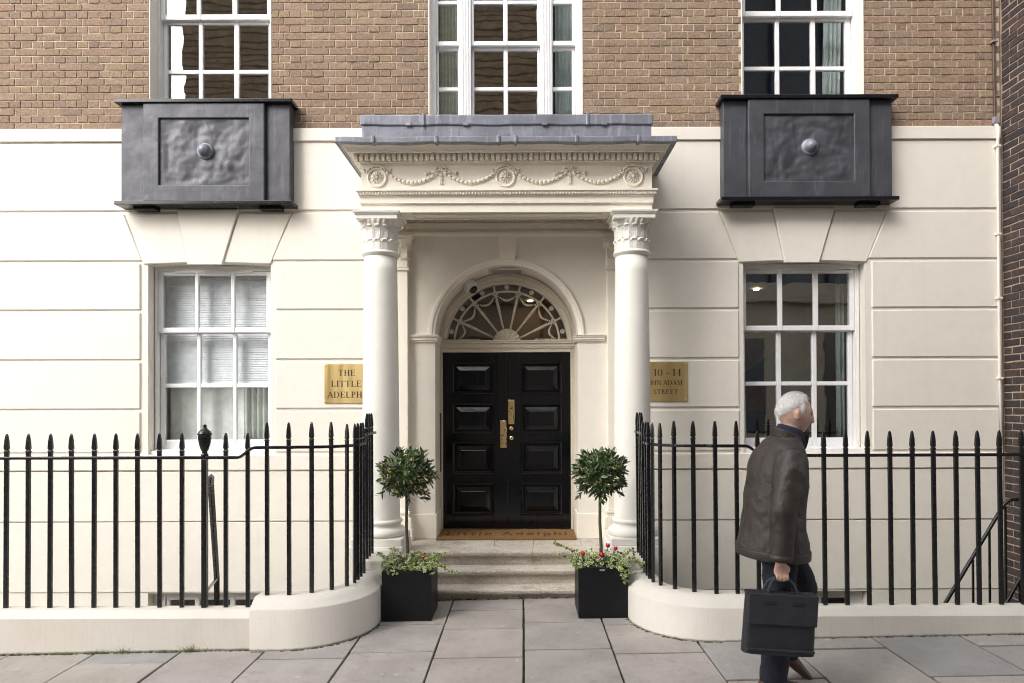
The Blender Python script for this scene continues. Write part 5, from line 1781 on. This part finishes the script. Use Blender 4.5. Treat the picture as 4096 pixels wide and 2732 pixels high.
# right hand closed on the bag handle (handle runs along x at z .665), left hand relaxed
def finger(pts, r): limb(body, pts, [r, r, r * .92, r * .85, r * .7], 8)
PC = Vector((-.052, -.252, .742))
loft(body, [(PC + Vector((-.004, 0, .045)), .028, .018, (0, 0, -1)), (PC + Vector((0, 0, .02)), .038, .017, (0, 0, -1)), (PC, .043, .015, (0, 0, -1)), (PC + Vector((.0, -.002, -.022)), .042, .013, (0, 0, -1))], 14)
for i, (dx, ln) in enumerate(((.030, .90), (.011, 1.0), (-.009, .96), (-.028, .82))):
    k = PC + Vector((dx, -.006, -.022))
    finger([k, k + Vector((0, -.012, -.016 * ln)), k + Vector((0, -.010, -.034 * ln)), k + Vector((0, .012, -.042 * ln)), k + Vector((0, .026, -.026 * ln))], .0088)
k = PC + Vector((.036, .004, .018))
finger([k, k + Vector((.012, .006, -.014)), k + Vector((.010, .014, -.034)), k + Vector((.0, .020, -.046)), k + Vector((-.008, .018, -.054))], .0098)
PL = WRL + Vector((.012, 0, -.045))
loft(body, [(WRL + Vector((.004, 0, -.005)), .026, .018, (.2, 0, -1)), (PL + Vector((-.004, 0, .02)), .036, .016, (.2, 0, -1)), (PL + Vector((.004, 0, -.03)), .040, .014, (.2, 0, -1))], 12)
for dx, ln in ((.030, .9), (.011, 1.0), (-.009, .95), (-.028, .8)):
    k = PL + Vector((dx + .004, 0, -.032))
    finger([k, k + Vector((.006, -.004, -.026 * ln)), k + Vector((.006, -.012, -.048 * ln)), k + Vector((.0, -.024, -.062 * ln)), k + Vector((-.004, -.034, -.070 * ln))], .0085)
k = PL + Vector((.034, -.004, .008)); finger([k, k + Vector((.016, -.006, -.016)), k + Vector((.020, -.012, -.034)), k + Vector((.018, -.016, -.048)), k + Vector((.014, -.018, -.056))], .0098)
# legs: right one planted under the body, left one swinging through, knee forward
HR, HL = Vector((-.005, -.092, .90)), Vector((.02, .092, .90))
KR, AR_, KL, AL_ = Vector((.000, -.095, .49)), Vector((-.050, -.095, .085)), Vector((.225, .085, .54)), Vector((.105, .088, .165))
limb(body, [HR, HR.lerp(KR, .5), KR, KR.lerp(AR_, .4), AR_], [.085, .072, .055, .055, .040])
limb(body, [HL, HL.lerp(KL, .5), KL, KL.lerp(AL_, .4), AL_], [.085, .072, .055, .055, .040])
fuse('body', body, 'skin', person, .0055, 2)
hair = MB()
def hairf(u, v):
    th, ph = 2 * PI * u, -PI / 2 + PI * v
    fwd = math.cos(th)
    line = .34 + .74 * max(0, fwd) ** 1.5 - .72 * max(0, -fwd - .12) - (.35 if 0.0 < fwd < .3 else 0)
    d = ph - line
    g = .011 * max(0, min(1, d / .18)) - .008 * (1 - max(0, min(1, (d + .12) / .12)))
    n = mnoise.noise(Vector((u * 14 * (1), v * 16, 3)))
    return headp(u, v, g + (.0035 * n if d > 0 else 0) if g != 0 else -.006)
hair.grid(80, 50, hairf, wrap=True)
hr_ = random.Random(4)
for _ in range(5200):
    u, v = hr_.random(), hr_.uniform(.34, .995)
    th, ph = 2 * PI * u, -PI / 2 + PI * v
    fwd = math.cos(th)
    line = .34 + .74 * max(0, fwd) ** 1.5 - .72 * max(0, -fwd - .12) - (.35 if 0.0 < fwd < .3 else 0)
    if ph < line + hr_.uniform(-.06, .10): continue
    p0 = Vector(headp(u, v, .009)); out = (p0 - HC).normalized()
    t = (Vector((-.8, 0, -.35)) + Vector((hr_.gauss(0, .45), hr_.gauss(0, .45), hr_.gauss(0, .35))))
    t = (t - out * t.dot(out)).normalized()
    L = hr_.uniform(.014, .030); sd = out.cross(t) * .0007
    p1, p2 = p0 + t * L * .5 + out * .006, p0 + t * L + out * hr_.uniform(.001, .008)
    hair.add([p0 - sd, p0 + sd, p1 + sd, p1 - sd, p2], [(0, 1, 2, 3), (3, 2, 4)])
obj('hair', hair.mesh('hair'), 'hair', person, loc=(PXo, PYo, PZo))
for s in (-1, 1):
    e = MB(); e.ball(HC + HT @ Vector((.083, s * .030, .010)), .010, .010, .008, 10, 8)
    obj('eye', e.mesh('eye'), 'eye', person, loc=(PXo, PYo, PZo))
    e = MB(); e.tube([HC + HT @ Vector((.097, s * .016, .030)), HC + HT @ Vector((.090, s * .032, .034)), HC + HT @ Vector((.074, s * .048, .030))], [.003, .004, .002], 6)
    obj('eyebrow', e.mesh('eyebrow'), 'hair', person, loc=(PXo, PYo, PZo))
# leather jacket: hip length, collar up, wide sleeves
jk = MB()
loft(jk, [((-.010, 0, .775), .205, .245, (.05, 0, 1)), ((-.008, 0, .800), .208, .250, (.05, 0, 1)), ((-.006, 0, .93), .185, .235, (0, 0, 1)), ((.005, 0, 1.10), .172, .225, (.1, 0, 1)), ((.022, 0, 1.25), .168, .225, (.15, 0, 1)),
          ((.040, 0, 1.36), .150, .215, (.2, 0, 1)), ((.058, 0, 1.425), .115, .165, (.25, 0, 1)), ((.075, 0, 1.460), .088, .105, (.3, 0, 1)), ((.080, 0, 1.490), .086, .092, (.3, 0, 1))], 30)
limb(jk, [SHR + Vector((0, .03, .005)), SHR.lerp(ELR, .3), SHR.lerp(ELR, .7), ELR, ELR.lerp(WRR, .4), ELR.lerp(WRR, .8), WRR + Vector((.003, 0, -.005))], [.092, .090, .080, .074, .068, .062, .060], 18)
limb(jk, [SHL + Vector((0, -.03, .005)), SHL.lerp(ELL, .3), SHL.lerp(ELL, .7), ELL, ELL.lerp(WRL, .4), ELL.lerp(WRL, .8), WRL + Vector((.003, 0, -.005))], [.092, .090, .080, .074, .068, .062, .060], 18)
jacket = fuse('jacket', jk, 'leather', person, .009, 3, (.16, .030))
cu = MB()
for W, E in ((WRR, ELR),):
    limb(cu, [W + (E - W).normalized() * .03, W + (E - W).normalized() * -.004], [.064, .064], 18)
obj('cuff', cu.mesh('cuff'), 'leather', jacket, loc=(PXo, PYo, PZo))
hm = MB(); loft(hm, [((-.010, 0, .770), .210, .250, (.05, 0, 1)), ((-.010, 0, .822), .212, .254, (.05, 0, 1))], 36); obj('hem_band', hm.mesh('hem_band'), 'leather', jacket, .006, 2, loc=(PXo, PYo, PZo))
co = MB()
loft(co, [((.076, 0, 1.455), .096, .104, (.3, 0, 1)), ((.078, 0, 1.485), .094, .100, (.35, 0, 1)), ((.074, 0, 1.505), .098, .104, (.4, 0, 1))], 24); obj('collar', co.mesh('collar'), 'leather', jacket, .008, 2, loc=(PXo, PYo, PZo))
sf = MB(); loft(sf, [((.10, 0, 1.47), .086, .082, (.35, 0, 1)), ((.102, 0, 1.512), .084, .080, (.35, 0, 1)), ((.102, 0, 1.535), .070, .068, (.35, 0, 1))], 20); obj('scarf', sf.mesh('scarf'), 'scarf', person, .006, 2, loc=(PXo, PYo, PZo))
tr = MB()
loft(tr, [((.0, 0, .76), .120, .175, (0, 0, 1)), ((.0, 0, .86), .130, .185, (0, 0, 1)), ((.0, 0, .95), .12, .18, (0, 0, 1))], 24)
limb(tr, [HR + Vector((0, 0, -.05)), HR.lerp(KR, .5), KR, KR.lerp(AR_, .5), AR_ + Vector((.006, 0, -.035))], [.115, .098, .084, .080, .078], 18)
limb(tr, [HL + Vector((0, 0, -.05)), HL.lerp(KL, .5), HL.lerp(KL, .84), KL + Vector((-.012, 0, .004)), KL.lerp(AL_, .18) + Vector((-.006, 0, 0)), KL.lerp(AL_, .55), AL_ + Vector((-.012, 0, -.03))], [.115, .098, .088, .080, .082, .080, .074], 18)
fuse('trousers', tr, 'trousers', person, .010, 8, (.07, .016))
for a, toe in ((AR_, 0.0), (AL_, -38)):
    sh = MB(); rt = Matrix.Rotation(R(-toe), 3, 'Y')
    secs = [(-.075, .030, .040, .034), (-.055, .036, .042, .040), (.0, .040, .042, .045), (.05, .034, .045, .038), (.11, .026, .046, .028), (.165, .020, .040, .022), (.195, .012, .022, .014)]
    base = a + Vector((0, 0, -.085))
    rings = [(base + rt @ Vector((x, 0, .004 + hz)), 1, 1, (1, 0, 0)) for x, hz, wy, hh in secs]
    vs, fs = [], []
    n = 14
    for (x, hz, wy, hh) in secs:
        for k in range(n):
            t = 2 * PI * k / n
            z = max(-hz, hh * math.sin(t))
            vs.append(base + rt @ Vector((x, wy * math.cos(t), .002 + hz + z)))
    for i in range(len(secs) - 1):
        for k in range(n): fs.append((i * n + k, i * n + (k + 1) % n, (i + 1) * n + (k + 1) % n, (i + 1) * n + k))
    fs += [tuple(range(n)), tuple((len(secs) - 1) * n + k for k in range(n))]
    sh.add(vs, fs, True)
    limb(sh, [base + rt @ Vector((-.02, 0, .05)), base + rt @ Vector((-.015, 0, .10))], [.042, .038], 12)
    obj('shoe', sh.mesh('shoe'), 'shoe', person, 0, 2, loc=(PXo, PYo, PZo), sub=1)

# the bag in the right hand
BXc, BYc = PXo - .055, PYo - .255
bag = thing('briefcase', (BXc, BYc, PZo + .28), 'dark navy fabric briefcase with two strap handles, carried by the walking person', 'bag')
tl = R(3.5)
def bagm(mb, name, m, parent, bevel=.008):
    mb.v = [(BXc + x * math.cos(tl) + (z - .6) * math.sin(tl), BYc + y, PZo + .675 - x * math.sin(tl) + (z - .6) * math.cos(tl)) for x, y, z in [(p[0] * .95, p[1], p[2]) for p in mb.v]]
    return mb.build(name, m, parent, bevel, 3)
b = MB()
def bagside(u, v):
    a = 2 * PI * u
    x = .210 * (abs(math.cos(a)) ** .35) * (1 if math.cos(a) > 0 else -1)
    bul = .052 - .014 * v
    y = bul * (abs(math.sin(a)) ** .6) * (1 if math.sin(a) > 0 else -1)
    return (x * (1 - .02 * v), y + .004 * mnoise.noise(Vector((x * 9, v * 4, 2))), .205 + .335 * v)
b.grid(48, 12, bagside, wrap=True)
b.add([(.0, 0, .535)] , [])
b.box(-.185, .185, -.030, .030, .21, .528)
bagm(b, 'body', 'bag', bag, 0)
b = MB(); b.box(-.203, .203, -.0585, -.044, .372, .545); bagm(b, 'flap', 'bag_web', bag, .006)
b = MB(); b.box(-.198, .198, -.058, -.044, .225, .240); bagm(b, 'bottom_seam', 'bag_web', bag, .004)
b = MB(); b.box(-.205, .205, -.030, .030, .528, .545); bagm(b, 'top_gusset', 'bag', bag, .005)
for y in (-.034, .034):
    b = MB()
    b.tube([(-.085, y, .47), (-.085, y, .555), (-.068, y * .7, .598), (-.038, y * .15, .622), (.0, y * .1, .628), (.038, y * .15, .622), (.068, y * .7, .598), (.085, y, .555), (.085, y, .47)], .013, 8, flat=.5)
    bagm(b, 'handle', 'bag_web', bag, 0)
for x in (-.085, .085):
    b = MB(); b.box(x - .036, x + .036, -.064, -.058, .490, .512); bagm(b, 'strap_patch', 'bag', bag, .003)

# ================================================================ ACROSS THE STREET (seen mirrored in the panes)
OY = -11.6
op = thing('brick_tower', (-4.3, OY - 4, 0), 'brown brick building over a pale stone ground floor, mirrored in the windows', 'building')
t = MB(); t.box(-9.2, .6, OY - 8, OY, 5.0, 14); t.build('brick_wall', 'opp_brick', op)
t = MB()
for i in range(44): t.box(-9.21, .61, OY + .001, OY + .02, 5.2 + i * .2, 5.225 + i * .2)
t.build('bed_joints', 'opp_line', op, stuff=True)
t = MB(); t.box(-9.25, .65, OY - 8, OY + .1, -.2, 4.5); t.build('stone_base', 'opp_stone', op)
t = MB(); t.box(-9.3, .7, OY - 8, OY + .3, 4.5, 4.68); t.box(-9.3, .7, OY - 8, OY + .2, 4.68, 5.0); t.build('cornice', 'opp_stone', op, .03, 2)
for i in range(3):
    t = MB(); x = -8.0 + i * 3.0; t.box(x, x + 1.3, OY + .09, OY + .12, .9, 3.6); t.build('window', 'opp_glass', op)
ol = thing('stone_building', (-14, OY - 4, 0), 'low pale stone building across the street, mirrored in the lower left window', 'building')
t = MB(); t.box(-20, -9.35, OY - 8, OY + .05, -.4, 5.6); t.build('stone_wall', 'opp_stone', ol)
t = MB(); t.box(-20, -9.32, OY - 8, OY + .25, 4.5, 4.68); t.box(-20, -9.33, OY - 8, OY + .2, 5.6, 5.9); t.build('cornice', 'opp_stone', ol, .03, 2)
for i in range(3):
    t = MB(); x = -12.6 - i * 2.6; t.box(x, x + 1.3, OY + .04, OY + .07, .9, 3.6); t.build('window', 'opp_glass', ol)
og = thing('glazed_building', (8, OY - 4, 0), 'dark glazed office building across the street, mirrored in the right-hand windows', 'building')
t = MB(); t.box(.75, 22, OY - 8, OY - .4, 5.0, 14); t.build('glass_wall', 'opp_glass', og)
t = MB(); t.box(.75, 22, OY - 8, OY + .1, -.2, 4.5); t.build('stone_base', 'opp_stone', og)
t = MB(); t.box(.75, 22, OY - 8, OY + .3, 4.5, 4.68); t.box(.75, 22, OY - 8, OY + .2, 4.68, 5.0); t.build('cornice', 'opp_stone', og, .03, 2)
for i in range(14):
    t = MB(); x = 1.2 + i * 1.5; t.box(x, x + .16, OY - .4, OY - .2, 5.0, 14); t.build('mullion', 'lamp_blue' if i % 3 else 'navy_wood', og)
for k in range(2):
    t = MB(); t.box(.75, 22, OY - .41, OY - .25, 6.6 + k * 3.3, 7.0 + k * 3.3); t.build('spandrel', 'lamp_blue', og)
for i in range(4):
    t = MB(); x = 2.0 + i * 3.2; t.box(x, x + 1.6, OY + .09, OY + .12, .9, 3.6); t.build('window', 'opp_glass', og)
lp = thing('lamp_post', (-7.5, -9.8, gz(-7.5)), 'blue lamp post with hanging baskets across the street, mirrored in the lower left window', 'lamp post')
t = MB(); t.lathe([(.13, 0), (.13, .5), (.09, .6), (.075, 1.2), (.065, 5.6), (.02, 5.7)], (-7.5, -9.8, gz(-7.5)), 14); t.build('post', 'lamp_blue', lp)
for s in (-1, 1):
    t = MB(); t.tube([(-7.5 + s * .07, -9.8, 3.0), (-7.5 + s * .12, -9.8, 3.55), (-7.5 + s * .45, -9.8, 3.85), (-7.5 + s * .78, -9.8, 3.6), (-7.5 + s * .82, -9.8, 3.2)], .02, 6); t.build('bracket', 'lamp_blue', lp)
    t = MB(); t.lathe([(.02, 1.9), (.25, 2.0), (.38, 2.3), (.42, 2.55), (.3, 2.75), (.05, 2.85)], (-7.5 + s * .82, -9.8, 0), 14); t.build('hanging_basket', 'basket_green', lp)
